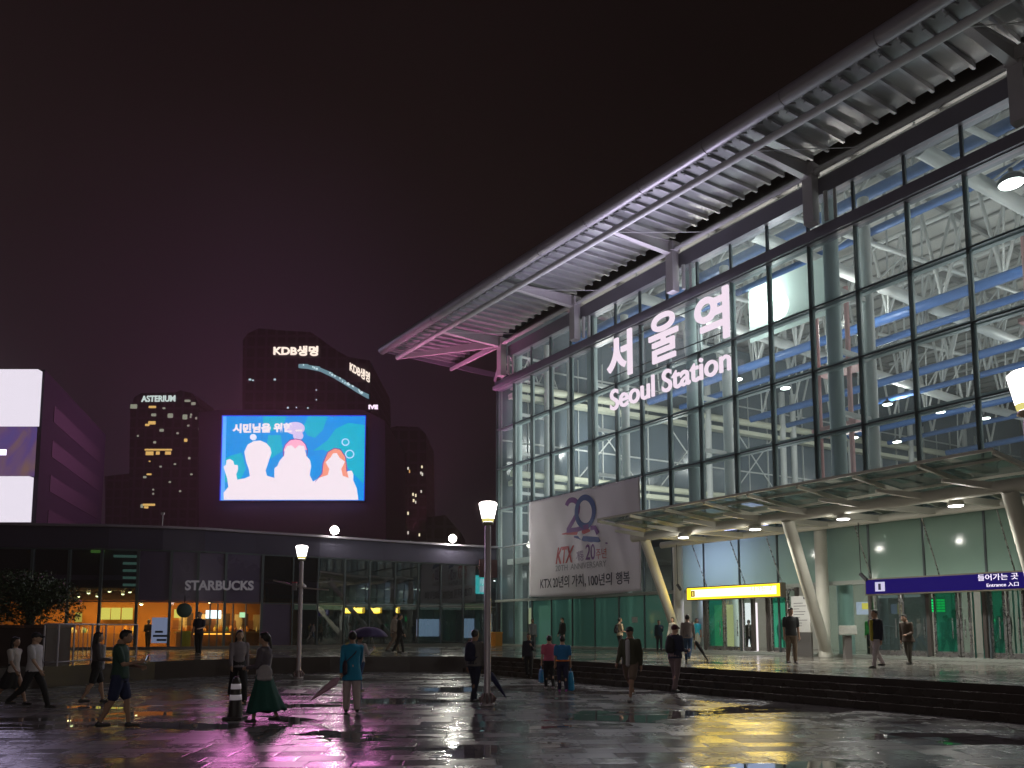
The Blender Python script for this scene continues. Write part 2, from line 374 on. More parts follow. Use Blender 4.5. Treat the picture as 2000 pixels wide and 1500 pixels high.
# beam over the main glazing, clerestory, dark fascia
g = MB(); g.fbox(-.08, 45, .20, -.3, 17.30, 17.88); g.fbox(-.12, 45, .34, .202, 17.34, 17.56); g.build('lintel_beam', fascia_grey, st)
g = MB(); g.fbox(1.5, 45, .25, -.3, 19.12, 19.85); g.build('fascia_beam', fascia_grey, st)
for i in range(1, 20):
    g = MB(); g.fquad(UM[i] + .04, UM[i + 1] - .04, 0, 17.9, 19.10); g.build('clerestory_pane', g_facade, st)
    g = MB(); g.fbox(UM[i] - .05, UM[i] + .05, .07, -.06, 17.884, 19.116); g.build('clerestory_mullion', frame_dark, st)
# hall columns behind the glass with ladder struts, outer columns over the lintel
for k, u in enumerate(UC):
    g = MB(); g.tube([W(u, -.75, PZ), W(u, -.75, 20.2)], .30, 20); g.build('hall_column', pale_steel, st)
    g = MB(); g.tube([W(u + .1, -3.2, PZ), W(u + .1, -3.2, 20.2)], .24, 16)
    for z in (7.8, 10.4, 13.0, 15.6): g.beam(W(u, -1.0, z), W(u + .1, -3.0, z), .14, .2)
    g.build('hall_column', white_steel, st)
    g = MB(); g.fbox(u - .22, u + .22, .74, .30, 17.89, 20.1); g.fbox(u - .3, u + .3, .80, .28, 19.9, 20.35); g.build('outer_column', grey_steel, st)
    g = MB(); g.tube([W(u + .55, .35, 17.9), W(u + .55, .35, 19.1)], .09, 10); g.tube([W(u + .85, .2, 17.9), W(u + .85, .2, 19.1)], .07, 10); g.build('drain_pipe', white_steel, st)
# eave : fat edge pipe, inner pipe, cantilever beams, ribbed deck
def eave(u, off=0.0): return 5.93 - (u + 5.3) * (5.93 - 4.62) / 34.3 + off      # n of the fat pipe at z 20.45
def inner(u): return 5.0 - (u + 4.85) * (5.0 - 3.5) / 36.1                       # n of the inner pipe at z 20
UE = 46
g = MB()
uu = -5.3
while uu < UE:
    u2 = min(uu + 3.4, UE); g.tube([W(uu + .02, eave(uu), 20.45), W(u2 - .02, eave(u2), 20.45)], .29, 18)
    g.tube([W(u2 - .03, eave(u2), 20.45), W(u2 + .03, eave(u2), 20.45)], .26, 14); uu = u2
g.build('eave_pipe', mat('eave_cladding', (.42, .41, .43), .38, .3, noise=.12, nscale=.8), st)
g = MB(); g.tube([W(-4.85, inner(-4.85), 20.0), W(UE, inner(UE), 20.0)], .15, 14); g.build('purlin_pipe', white_steel, st)
g = MB(); g.tube([W(1.2, .55, 20.0), W(UE, .55, 20.0)], .12, 12); g.build('purlin_pipe', white_steel, st)
for k, u in enumerate(UC):
    g = MB(); g.beam(W(u, .4, 20.1), W(u - .25, inner(u) - .05, 20.05), .16, .62, w1=.12, h1=.26); g.beam(W(u, .4, 20.42), W(u - .25, inner(u), 20.2), .30, .05, w1=.24); g.beam(W(u, .4, 19.8), W(u - .25, inner(u), 19.93), .30, .05, w1=.24)
    g.build('cantilever_beam', grey_steel, st)
    g = MB(); g.tube([W(u - .15, inner(u) - .1, 19.9), W(u + 2.2, .62, 19.95)], .018, 5); g.build('tie_rod', white_steel, st)
g = MB(); g.beam(W(1.2, .6, 20.1), W(-4.85, inner(-4.85), 20.0), .16, .55, w1=.12, h1=.22); g.build('cantilever_beam', grey_steel, st)
g = MB(); g.beam(W(1.2, .5, 20.1), W(-5.2, .6, 20.15), .14, .42, h1=.2); g.build('cantilever_beam', grey_steel, st)
g = MB(); g.beam(W(1.2, .2, 20.0), W(-5.2, -3.2, 20.1), .14, .42, h1=.2); g.build('cantilever_beam', grey_steel, st)
g = MB(); g.tube([W(1.3, .2, 18.2), W(-3.0, -5.0, 19.2)], .1, 10); g.tube([W(1.0, -.2, 18.0), W(1.0, -4.2, 18.0)], .09, 10); g.tube([W(1.0, -.2, 19.6), W(1.0, -4.2, 19.6)], .09, 10)
for i in range(5): g.tube([W(1.0, -.2 - .8 * i, 18.0 if i % 2 else 19.6), W(1.0, -1.0 - .8 * i, 19.6 if i % 2 else 18.0)], .05, 8)
g.build('gable_truss', white_steel, st)
g = MB()
# deck : continuous sheet with ribs running from the wall to the eave
e0 = -5.45; ribs = 76
ZD0, ZD1 = 20.95, 20.62
g.hexa([W(e0, .2, ZD0), W(UE, .2, ZD0), W(UE, eave(UE, -.1), ZD1), W(e0, eave(e0, -.1), ZD1), W(e0, .2, ZD0 + .12), W(UE, .2, ZD0 + .12), W(UE, eave(UE, -.1), ZD1 + .12), W(e0, eave(e0, -.1), ZD1 + .12)])
g.hexa([W(e0, -4, 24.6), W(UE, -4, 24.6), W(UE, .198, ZD0), W(e0, .198, ZD0), W(e0, -4, 24.75), W(UE, -4, 24.75), W(UE, .198, ZD0 + .12), W(e0, .198, ZD0 + .12)])
g.hexa([W(e0, -62, 26.9), W(UE, -62, 26.9), W(UE, -4.002, 24.6), W(e0, -4.002, 24.6), W(e0, -62, 27.05), W(UE, -62, 27.05), W(UE, -4.002, 24.75), W(e0, -4.002, 24.75)])
g.build('roof_deck', deck_mat, st)
g = MB()
for i in range(ribs):
    u = e0 + .15 + i * .685
    g.beam(W(u, .22, ZD0 - .10), W(u, inner(u) + .1, ZD1 + .02 + (ZD0 - ZD1) * .18 - .07), .10, .20)
    # hooked end over the inner pipe
    n1 = inner(u) + .1; n2 = eave(u, -.32); zz = ZD1 - .02
    g.tube([W(u, n1, zz), W(u + .05, (n1 + n2) / 2, zz - .10), W(u + .2, n2, zz - .14), W(u + .36, n2 - .25, zz - .08), W(u + .38, n1 + .1, zz)], .045, 6)
g.build('roof_ribs', mat('rib_steel', (.40, .40, .41), .4, .3), st)
g = MB(); g.fbox(e0 - .05, e0 + .05, eave(e0), -20, 20.42, 20.8); g.build('gable_edge', fascia_grey, st)
# interior : ceiling, trusses with blue chords, white tubular girders
def zceil(n): return 23.9 + 2.2 * (-n - 4) / 56 if n < -4 else 20.55 + 3.35 * (-n - .35) / 3.65
g = MB()
for n0, n1 in ((-.35, -4), (-4.002, -60)): g.hexa([W(0, n1, zceil(n1)), W(45, n1, zceil(n1)), W(45, n0, zceil(n0)), W(0, n0, zceil(n0)), W(0, n1, zceil(n1) + .15), W(45, n1, zceil(n1) + .15), W(45, n0, zceil(n0) + .15), W(0, n0, zceil(n0) + .15)])
g.build('ceiling', ceil_mat, st)
g = MB()
for i in range(30):
    n = -4.2 - 1.85 * i; z = zceil(n) - .08; g.fbox(0.5, 45, n, n - .12, z - .06, z + .05)
for i in range(11): g.beam(W(2 + 4 * i, -4.3, zceil(-4.3) - .2), W(2 + 4 * i, -59, zceil(-59) - .2), .16, .26)
g.build('ceiling_ribs', mat('ceiling_rib_steel', (.30, .29, .28), .5), st)  # ribs in a darker grey than the ceiling panels
for i, n in enumerate((-4.4, -7.6, -10.6, -13.4, -20.2, -24.0, -31.0, -36.0, -44.0)):
    zb, zt = (20.9 if n > -8 else 17.6), zceil(n) - .1
    g = MB(); g.tube([W(2 + .13 * -n, n, zb), W(45, n, zb + .3)], .20 if i % 2 else .26, 12); g.build('truss_chord', blue_paint, st)
    g = MB(); g.tube([W(2 + .13 * -n, n - .9, zt - .3), W(45, n - .9, zt - .2)], .13, 10)
    u = 3 + .13 * -n; k = 0
    while u < 44:
        g.tube([W(u, n, zb + .1), W(u + 1.35, n - .9, zt - .3)], .085, 6); g.tube([W(u + 1.35, n - .9, zt - .3), W(u + 2.7, n, zb + .1)], .085, 6)
        if k % 2 == 0: g.tube([W(u, n, zb + .1), W(u + 1.0, n + 1.6, zt - .5)], .05, 6)
        u += 2.7; k += 1
    g.build('truss_web', white_steel, st)
for u in (12.0, 19.7, 27.2, 34.7):
    g = MB(); g.tube([W(u, -.8, 19.6), W(u + 3.5, -30, 17.9), W(u + 6, -58, 18.2)], .29, 12); g.build('roof_girder', white_steel, st)
    g = MB(); g.tube([W(u + 1, -.8, 20.3), W(u + 4.5, -30, 20.9)], .12, 10)
    for k in range(14):
        a = k / 14; g.tube([W(u + 3.5 * a, -.8 - 29 * a, 19.6 - 1.7 * a), W(u + 1 + 3.5 * (a + .035), -.8 - 29 * (a + .035), 20.3 + .6 * a)], .05, 6)
    g.build('girder_web', white_steel, st)
# obliquely curved end wall of dark glass with white beams
DW = Vector((.8875, .461))
def E(s, z, off=0.0):
    p = FA + DW * s + Vector((DW.y, -DW.x)) * off; return Vector((p.x, p.y, z))
def ebox(g, s0, s1, o0, o1, z0, z1, m=0):
    g.hexa([E(s0, z0, o0), E(s1, z0, o0), E(s1, z0, o1), E(s0, z0, o1), E(s0, z1, o0), E(s1, z1, o0), E(s1, z1, o1), E(s0, z1, o1)], m)
for i in range(15):
    g = MB(); ebox(g, .25 + i * 4, .25 + i * 4 + 3.97, -.02, .02, PZ + .004, 23.8); g.build('end_wall_pane', night_glass, st)
    g = MB(); ebox(g, .2 + i * 4, .26 + i * 4, .03, .16, PZ + .01, 20.45); ebox(g, 2.2 + i * 4, 2.25 + i * 4, .03, .10, PZ + .01, 20.45); g.build('end_wall_mullion', white_steel, st)
for z in (14.0, 9.3, 19.2):
    g = MB(); ebox(g, .3, 60, .04, .13, z - .05, z + .05); g.build('end_wall_rail', white_steel, st)
for z, r in ((17.5, .26), (11.7, .22)):
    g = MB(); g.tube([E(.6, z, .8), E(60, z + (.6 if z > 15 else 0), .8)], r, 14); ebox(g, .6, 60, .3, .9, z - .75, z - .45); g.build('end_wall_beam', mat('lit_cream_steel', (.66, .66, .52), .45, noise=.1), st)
for s in (3.2, 5.0, 9.5, 17.2, 25, 26.2, 33, 41, 49):
    g = MB(); g.tube([E(s, PZ, 1.0), E(s, 20.6, 1.0)], .24, 14); g.build('hall_column', white_steel, st)
for s0 in (6, 13, 20):
    g = MB(); g.tube([E(s0, 12, .5), E(s0 + 4.5, 17, .5)], .05, 6); g.tube([E(s0 + 5, 12, .5), E(s0 + .5, 17, .5)], .05, 6); g.build('cross_brace', white_steel, st)
# mezzanine slab and ground floor hall
g = MB(); g.hexa([W(.6, -.35, 5.75), W(44, -.35, 5.75), W(44, -58, 5.75), W(8, -58, 5.75), W(.6, -.35, 6.1), W(44, -.35, 6.1), W(44, -58, 6.1), W(8, -58, 6.1)]); g.build('floor_slab', mat('concrete_slab', (.4, .4, .38), .6, noise=.15), st)
g = MB(); g.fbox(2, 44, -9.0, -9.2, PZ + .004, 5.74); g.build('hall_back_wall', mat('hall_wall', (.38, .36, .32), .5, noise=.1), st)
g = MB(); g.fbox(44, 44.2, -.4, -58, PZ + .004, 20.4); g.build('hall_side_wall', mat('hall_wall', (.3, .3, .28)), st)
g = MB(); g.hexa([W(9, -59, PZ), W(44, -59, PZ), W(44, -59.3, PZ), W(9, -59.3, PZ), W(9, -59, 26), W(44, -59, 26), W(44, -59.3, 26), W(9, -59.3, 26)]); g.build('hall_far_wall', night_glass, st)
# lift frames in the hall, their red glow put into the steel colour
for u, n in ((19.4, -6.0), (28.0, -7.5)):
    g = MB()
    for du in (0, 1.6): g.tube([W(u + du, n, 6.1), W(u + du, n, 18)], .12, 8)
    for z in (8.2, 11.2, 14.2): g.fbox(u - .3, u + 2.0, n + .3, n - 1.4, z, z + .18)
    g.build('lift_frame', mat('red_glow_steel', (.62, .34, .34), .45), st)
# milky panel added behind the facade to spread the flood lamp into soft glare
g = MB(); g.fquad(19.15, 23.15, -1.1, 14.7, 17.25); g.build('glare_panel', glass('milky_glass', (.7, .8, .75), .4, .2, frost=.93, fcol=(.62, .74, .70)), st)
# ground storey
DOOR_U = {(17.1, 22.0), (25.1, 31.0)}
for i in range(len(UM) - 1):
    u0, u1 = UM[i], UM[i + 1]
    behind = u0 >= 15.1
    g = MB(); g.fquad(u0 + .03, u1 - .03, 0, 3.51, ZR[0] - .03)
    if behind:
        g = MB(); g.fquad(u0 + .03, u1 - .03, 0, 3.51, 5.69); g.build('frosted_pane', g_frost, st)
        g = MB(); g.fquad(u0 + .03, u1 - .03, 0, 5.81, ZR[0] - .03); g.build('upper_pane', g_facade, st)
    else:
        g.build('upper_pane', g_facade if u0 < 3 else g_dark, st)
    if u0 >= 3.7 and u0 < 15:
        for h in range(1):
            g = MB(); g.fquad(u0 + .03, u1 - .03, 0, PZ + .12, 3.34); g.build('green_glass_pane', g_green, st)
    elif u0 < 3.7 or (22.9 < u0 < 24.9):
        g = MB(); g.fbox(u0 + .04, u1 - .04, .01, -.01, PZ + .12, 3.34); g.build('lower_pane', g_clear, st)
g = MB(); g.fbox(-.1, 41, .14, -.12, 3.35, 3.50); g.fbox(0, 41, .10, -.10, PZ + .004, PZ + .11); g.build('door_head_rail', mat('pale_head_rail', (.35, .38, .34), .4), st)
g = MB(); g.fbox(15.2, 41, .13, -.1, 5.70, 5.80); g.build('transom', frame_dark, st)
# doors under the two signs
def door(u, w, open_=0.0, m=g_clear, inset=0.0):
    f = MB(); n0 = -.06 - inset
    f.fbox(u, u + .07, n0 + .03, n0 - .03, PZ + .12, 3.30); f.fbox(u + w - .07, u + w, n0 + .03, n0 - .03, PZ + .12, 3.30)
    f.fbox(u + .072, u + w - .072, n0 + .028, n0 - .028, 3.22, 3.30); f.fbox(u + .072, u + w - .072, n0 + .028, n0 - .028, PZ + .12, PZ + .30)
    d = f.build('door', stainless, st)
    q = MB(); q.fbox(u + .075, u + w - .075, n0 + .008, n0 - .008, PZ + .302, 3.218); q.build('pane', m, d)
    q = MB(); q.tube([W(u + w - .16, n0 + .09, 1.35), W(u + w - .16, n0 + .09, 2.05)], .02, 8); q.build('handle', stainless, d)
g_teal = glass('teal_glass', (.25, .75, .6), .7, .02, frost=.35, fcol=(.04, .30, .22))
for u, w, m_ in ((17.2, .9, g_teal), (18.15, .9, g_clear), (19.15, .5, g_clear), (20.6, .75, g_teal), (21.4, .4, g_clear), (25.1, .95, g_dark), (26.1, .95, g_dark), (27.2, .8, g_teal), (28.05, .35, g_clear), (29.0, .45, g_teal), (29.5, .5, g_clear), (30.2, .7, g_teal)):
    door(u, w, m=m_, inset=0.0)
for u in (17.12, 19.75, 20.5, 21.9, 25.0, 27.1, 28.9, 30.1, 31.0):
    g = MB(); g.fbox(u - .07, u + .04, .12, -.06, PZ + .13, 3.34); g.build('door_post', mat('bronze_post', (.16, .14, .13), .3, .6), st)
# dark frames of revolving door wings, teal vertical slats
for k in range(16):
    u = 27.25 + k * .235
    if abs(u - 28.65) < .22: continue
    g = MB(); g.fbox(u, u + .035, -1.2 - .1 * (k % 3), -1.26 - .1 * (k % 3), PZ + .01, 3.1); g.build('door_slat', mat('teal_slat', (.05, .28, .24), .3), st)

# ------------------------------------------------------------------ lamp helpers
def area(loc, size, power, col=(1, 1, 1), rot=(0, 0, 0), shape='DISK', sy=None, spread=None, parent=None):
    l = bpy.data.lights.new('lamp_light', 'AREA'); l.shape = shape; l.size = size; l.energy = power; l.color = col
    if sy: l.size_y = sy
    if spread: l.spread = spread
    o = bpy.data.objects.new('lamp_light', l); COL.objects.link(o); o.location = loc; o.rotation_euler = rot
    if parent: o.parent = parent
    return o
def point(loc, power, col=(1, 1, 1), r=.15, parent=None):
    l = bpy.data.lights.new('lamp_light', 'POINT'); l.energy = power; l.color = col; l.shadow_soft_size = r
    o = bpy.data.objects.new('lamp_light', l); COL.objects.link(o); o.location = loc
    if parent: o.parent = parent
    return o
def look(o, target):
    o.rotation_euler = (Vector(target) - o.location).to_track_quat('-Z', 'Y').to_euler(); return o

# high-bay lamps under the station roof
lamp_glow = glow('cool_lamp_glow', (.95, 1.0, .93), 14.0)
g = MB(); g.lathe((0, 0, 0), [(.30, 0), (.34, .06), (.22, .22), (.06, .30), (.05, .42)], 20)
hb = thing('high_bay_lamp', (0, 0, 0), 'x', 'lamp', group='high bay lamps under the station roof')
g.build('lamp_shade', dark_metal, hb, world=False)
g = MB(); g.lathe((0, 0, 0), [(.05, -.03), (.27, -.03), (.29, 0), (.05, .01)], 20); g.build('lamp_lens', lamp_glow, hb, world=False)
hbs = [(1733, 790, 16.6), (1837, 805, 16.4), (1925, 817, 16.2), (1552, 622, 17.2), (1440, 741, 17.0), (1534, 758, 16.8), (1686, 653, 17.0), (1668, 855, 15.6), (1752, 863, 15.2)]
pos = [onz(*h) for h in hbs] + [W(28.2, -8, 17.1), W(28.6, -5, 19.0)]
first = True
names = ['between the blue roof pipes', 'right of the lowest blue pipe', 'near the right frame edge, low', 'beside the bright floodlit pane', 'just right of the English lettering', 'below the floodlit pane', 'in front of the long blue pipe', 'low above the cream beam', 'second one along above the cream beam', 'largest, at the right frame edge', 'at the top right in the highest pane row']
for i, p in enumerate(pos):
    o = hb if first else copy_tree(hb); first = False
    o.location = p; o['label'] = 'glowing high bay lamp behind the facade, ' + names[i]
    if i >= 9: o.scale = (1.5, 1.5, 1.5)
for p, w in ((W(4, -6, 14.5), 380), (W(7, -9, 9.5), 420), (W(16, -14, 9.5), 420), (W(12, -7, 17), 420), (W(20, -8, 17), 420), (W(28, -8, 17), 460), (W(36, -8, 17), 420), (W(14, -24, 17), 480), (W(24, -24, 17), 560), (W(34, -26, 17), 480), (W(20, -42, 17), 420), (W(32, -44, 17), 420)):
    point(p, w * 1.3, (1.0, .97, .90), .4)
# ceiling wash from the floor fittings of the hall
for p, w in ((W(14, -10, 6.6), 250), (W(24, -14, 6.6), 380), (W(34, -14, 6.6), 330), (W(26, -34, 6.6), 380), (W(6, -5, 6.6), 260)):
    area(p, 3.0, w * 1.1, (.92, .97, 1.0), (R(180), 0, 0))
# floodlight behind the milky panel
fl = thing('floodlight', W(19.9, -2.3, 16.4), 'dazzling floodlight behind the pane right of the Korean lettering', 'floodlight', FROT)
g = MB(); g.lathe((0, 0, 0), [(.62, -.12), (.72, 0), (.55, .16), (.1, .24)], 22); o = g.build('housing', dark_metal, fl, world=False); o.rotation_euler = (R(-90), 0, 0)
g = MB(); g.lathe((0, 0, 0), [(.05, -.14), (.60, -.14), (.66, -.03), (.05, 0)], 22); o = g.build('lens', glow('flood_glow', (1, 1, .96), 40), fl, world=False); o.rotation_euler = (R(-90), 0, 0)
fl.rotation_euler = (0, 0, FROT)
point(W(20.0, -2.0, 16.4), 260, (.95, 1, .96), .3)

# ------------------------------------------------------------------ illuminated sign on the facade
sg = thing('station_sign', W(15.2, .45, 13.0), 'white illuminated letters, Korean over English, on the glass facade', 'sign')
sign_glow = glow('sign_letter_glow', (1.0, .84, .97), .92)
FU3 = Vector((FU.x, FU.y, 0)); UP = Vector((0, 0, 1))
def fput(name, body, u, z, w, h, parent, m, n=.45, ext=.06, bold=.0, sc=1.0, dx=None, up=UP):
    return put_text(name, body, W(u, n, z), dx or FU3, up, parent, m, extrude=ext, bold=bold, width=w, height=h)
fput('letter', '서', 11.2, 14.72, 1.85, 2.42, sg, sign_glow, bold=.020)
fput('letter', '울', 14.3, 14.75, 1.9, 2.42, sg, sign_glow, bold=.014)
fput('letter', '역', 17.28, 14.66, 1.95, 2.40, sg, sign_glow, bold=.020)
# English line, spaced by its own width
me = text_mesh('Seoul Station', extrude=.05, bold=.010, width=7.85, height=1.12)
bm = bmesh.new(); bm.from_mesh(me)
seen = set(); isl = []
for v in bm.verts:
    if v.index in seen: continue
    st_ = [v]; comp = []; seen.add(v.index)
    while st_:
        a = st_.pop(); comp.append(a)
        for e in a.link_edges:
            b_ = e.other_vert(a)
            if b_.index not in seen: seen.add(b_.index); st_.append(b_)
    isl.append(comp)
groups = []
for comp in sorted(isl, key=lambda c: min(v.co.x for v in c)):
    x0 = min(v.co.x for v in comp); x1 = max(v.co.x for v in comp)
    for gr in groups:
        if x0 < gr[1] - .04 and x1 > gr[0] + .04: gr[2].append(comp); gr[0] = min(gr[0], x0); gr[1] = max(gr[1], x1); break
    else: groups.append([x0, x1, [comp]])
dxv = FU3.normalized(); dyv = UP.cross(dxv).normalized()
MT = Matrix((dxv, dyv, UP)).transposed().to_4x4(); MT.translation = W(11.4, .45, 13.12)
for gr in groups:
    idx = set(v.index for c in gr[2] for v in c); b2 = bm.copy()
    bmesh.ops.delete(b2, geom=[v for v in b2.verts if v.index not in idx], context='VERTS')
    m2 = bpy.data.meshes.new('letter'); b2.to_mesh(m2); b2.free(); m2.transform(MT); m2.materials.append(sign_glow)
    link_mesh('letter', m2, sg)
bm.free()
g = MB()
for z in (15.0, 16.7): g.beam(W(11.2, .36, z), W(19.3, .36, z), .04, .04)
for z in (13.3, 13.9): g.beam(W(11.3, .36, z), W(19.3, .36, z), .03, .03)
for u in (11.4, 13.25, 15.15, 17.1, 19.0): g.beam(W(u, .1, 16.7), W(u, .37, 16.7), .04, .04); g.beam(W(u, .1, 13.9), W(u, .37, 13.9), .04, .04)
g.build('mounting_rail', frame_dark, sg)

look(area(W(15.2, 1.1, 15.2), 8.0, 850, (.80, .72, 1.0), shape='RECTANGLE', sy=3.6), W(15.2, 12, 19.5))
# ------------------------------------------------------------------ anniversary banner
bn = thing('banner', W(8.7, .3, 3.5), 'big wrinkled white cloth banner with a purple 20 hanging on the facade', 'banner')
g = MB(); NU, NZ = 60, 40
U0, U1, Z0, Z1 = 3.98, 13.4, 3.56, 9.27
def wrinkle(a, b):
    return .035 * math.sin(a * 19 + 2.2 * math.sin(b * 5)) * (.4 + .6 * (1 - b)) + .03 * math.sin((a * 7 - b * 6)) + .02 * math.sin(a * 43 + b * 9) * (1 - abs(b - .45) * 1.4) + .06 * math.exp(-((a - .52 - .1 * (b - .5)) / .05) ** 2) * math.exp(-((b - .35) / .25) ** 2)
vs = []
for j in range(NZ + 1):
    for i in range(NU + 1):
        a = i / NU; b_ = j / NZ
        vs.append(W(U0 + (U1 - U0) * a, .36 + wrinkle(a, b_), Z0 + (Z1 - Z0) * b_ - .10 * math.sin(math.pi * a) * (1 if j == 0 else 0)))
fs = [(j * (NU + 1) + i, j * (NU + 1) + i + 1, (j + 1) * (NU + 1) + i + 1, (j + 1) * (NU + 1) + i) for j in range(NZ) for i in range(NU)]
g.add(vs, fs, 0, True)
cloth = g.build('cloth', mat('banner_cloth', (.84, .80, .86), .75, noise=.08, nscale=.6, bump=.35, bscale=2.2), bn, fix=False)
cm = cloth.modifiers.new('thick', 'SOLIDIFY'); cm.thickness = .01
ink_p = mat('purple_ink', (.17, .04, .25), .6); ink_b = mat('blue_ink', (.04, .09, .30), .6); ink_r = mat('red_ink', (.50, .05, .07), .6); ink_k = mat('navy_ink', (.02, .02, .06), .6)
NB = .455
def conform(o, lift):               # lay print on the folds of the cloth
    M = Matrix.LocRotScale(bn.location, bn.rotation_euler, bn.scale)
    for v in o.data.vertices:
        p = M @ v.co; q = Vector((p.x, p.y)) - FA; u, n_ = q.dot(FU), q.dot(FN); a, b_ = (u - U0) / (U1 - U0), (p.z - Z0) / (Z1 - Z0)
        dn = .36 + wrinkle(a, b_) + lift + (n_ - NB) * .35 - n_; v.co += Vector((FN.x * dn, FN.y * dn, 0))
    return o
def bpt(px, py, n=NB): u, z = onf(px, py, n); return W(u, n, z)
def stroke(name, pts, wd, m, parent=bn, n=NB):
    s = MB(); P = [onf(x, y, n) for x, y in pts]
    L_, R_ = [], []
    for i, (u, z) in enumerate(P):
        a = P[max(i - 1, 0)]; b_ = P[min(i + 1, len(P) - 1)]; d = Vector((b_[0] - a[0], b_[1] - a[1])).normalized(); nx = Vector((-d.y, d.x))
        w_ = wd[i] if isinstance(wd, (list, tuple)) else wd
        L_.append((u + nx.x * w_ / 2, z + nx.y * w_ / 2)); R_.append((u - nx.x * w_ / 2, z - nx.y * w_ / 2))
    for i in range(len(P) - 1):
        q = [L_[i], L_[i + 1], R_[i + 1], R_[i]]; s.prism([W(u, n, z) for u, z in q], (FN.x * .006, FN.y * .006, 0))
    return conform(s.build(name, m, parent), .012)
def arc(cx, cy, rx, ry, a0, a1, k=22): return [(cx + rx * math.cos(R(a0 + (a1 - a0) * i / k)), cy - ry * math.sin(R(a0 + (a1 - a0) * i / k))) for i in range(k + 1)]
stroke('numeral', arc(1115, 991, 12, 15, 165, 0, 12) + [(1126, 1000), (1118, 1015), (1106, 1036)], .30, ink_p)
stroke('numeral', [(1104, 1036), (1125, 1034), (1148, 1027)], .26, ink_p, n=.463)
stroke('numeral', arc(1140, 999, 17, 28, 200, -160, 30), .32, ink_b, n=.470)
stroke('emblem', [(1150, 1031), (1160, 1030), (1167, 1042)], .26, ink_p, n=.477)
stroke('emblem', [(1095, 1043), (1120, 1040), (1140, 1036), (1150, 1036)], [.05, .26, .36, .10], ink_r)
stroke('emblem', [(1118, 1047), (1140, 1052), (1168, 1054), (1172, 1057)], [.05, .30, .28, .05], ink_b, n=.463)
stroke('emblem', [(1118, 1049), (1150, 1057), (1184, 1061)], [.04, .10, .08], ink_p, n=.470)
def btext(body, p0, p1, h, m, bold=0, shear=0, n=NB):
    u0, z0 = onf(*p0, n); u1, z1 = onf(*p1, n)
    return conform(put_text('lettering', body, W(u0, n, z0), FU3 * (u1 - u0) + UP * (z1 - z0), UP, bn, m, extrude=.004, bold=bold, shear=shear, width=math.hypot(u1 - u0, z1 - z0), height=h), .012)
btext('KTX', (1084, 1102), (1119, 1098), .95, ink_r, .03, .25)
btext('개통', (1124, 1096), (1140, 1094.5), .55, ink_p)
btext('20', (1143, 1094), (1161, 1092.5), .85, ink_p, .01)
btext('주년', (1163, 1092), (1182, 1090), .55, ink_r)
btext('20TH', (1084, 1116), (1107, 1113.7), .33, mat('grey_ink', (.3, .28, .33), .6)); btext('ANNIVERSARY', (1113, 1113), (1182, 1106), .33, mat('grey_ink', (.3, .28, .33), .6))
btext('KTX 20년의 가치,', (1053, 1152), (1141, 1146), .72, ink_k, .012); btext('100년의 행복', (1147, 1145.5), (1227, 1140), .66, ink_k, .012)
g = MB(); g.tube([W(U0 - .1, .3, Z1 + .03), W(U1 + .1, .3, Z1 + .03)], .03, 8); g.build('hanging_bar', stainless, bn)

# ------------------------------------------------------------------ entrance canopy of glass on V-shaped props
cn = thing('entrance_canopy', W(24, 3, PZ), 'steel and glass canopy over the station doors on slanted round props', 'canopy')
CU0, CU1 = 16.3, 31.75
def zc(n): return 5.82 + .40 * n / 5.8
for i in range(8):
    for (n0, n1) in ((.1, 2.9), (2.95, 5.75)):
        u0 = CU0 + i * 1.93; u1 = u0 + 1.9
        g = MB(); g.hexa([W(u0, n0, zc(n0) + .13), W(u1, n0, zc(n0) + .13), W(u1, n1, zc(n1) + .13), W(u0, n1, zc(n1) + .13), W(u0, n0, zc(n0) + .15), W(u1, n0, zc(n0) + .15), W(u1, n1, zc(n1) + .15), W(u0, n1, zc(n1) + .15)]); g.build('glass_panel', g_canopy, cn)
for i in range(9):
    u = CU0 + i * 1.93 - .01
    g = MB(); g.beam(W(u, .05, zc(0) + .03), W(u, 5.75, zc(5.75) + .03), .09, .20, h1=.10); g.build('rafter', cream, cn)
for n in (2.92, 4.75, 5.78):
    g = MB(); g.beam(W(CU0, n, zc(n) + .10), W(CU1, n, zc(n) + .10), .07, .08); g.build('purlin', cream, cn)
g = MB(); g.tube([W(CU0 + .4, 4.1, 5.60), W(CU1 + 4, 4.1, 5.60)], .19, 18); g.build('front_pipe', cream, cn)
g = MB(); g.tube([W(CU0 - .6, 1.3, 5.55), W(CU1 + 4, 1.3, 5.55)], .15, 16); g.build('rear_pipe', cream, cn)
for i in range(8):
    u = CU0 + 1.1 + i * 1.93
    g = MB(); g.beam(W(u - .85, 5.0, 5.86), W(u + .2, 4.1, 5.62), .14, .08, w1=.2, h1=.22); g.beam(W(u + .2, 4.1, 5.62), W(u + 1.05, 1.3, 5.55), .17, .2); g.build('cross_arm', cream, cn)
for (ub, ut, nt) in ((15.9, 17.4, 4.1), (23.3, 24.4, 4.1), (30.9, 31.4, 4.1), (38.2, 38.9, 4.1)):
    g = MB(); g.tube([W(ub, .25, PZ + .004), W(ut, nt, 5.5)], .21, 20); g.build('slanted_prop', cream, cn)
    g = MB(); g.tube([W(ub, .45, PZ + .004), W(ub, .45, 5.6)], .235, 20); g.build('column', cream, cn)
for u in (17.5, 19.6, 21.4, 25.2, 27.6, 29.9):
    g = MB(); g.tube([W(u, 1.3, 5.5), W(u + .05, .3, 3.4)], .022, 6); g.build('hanger_rod', stainless, cn)
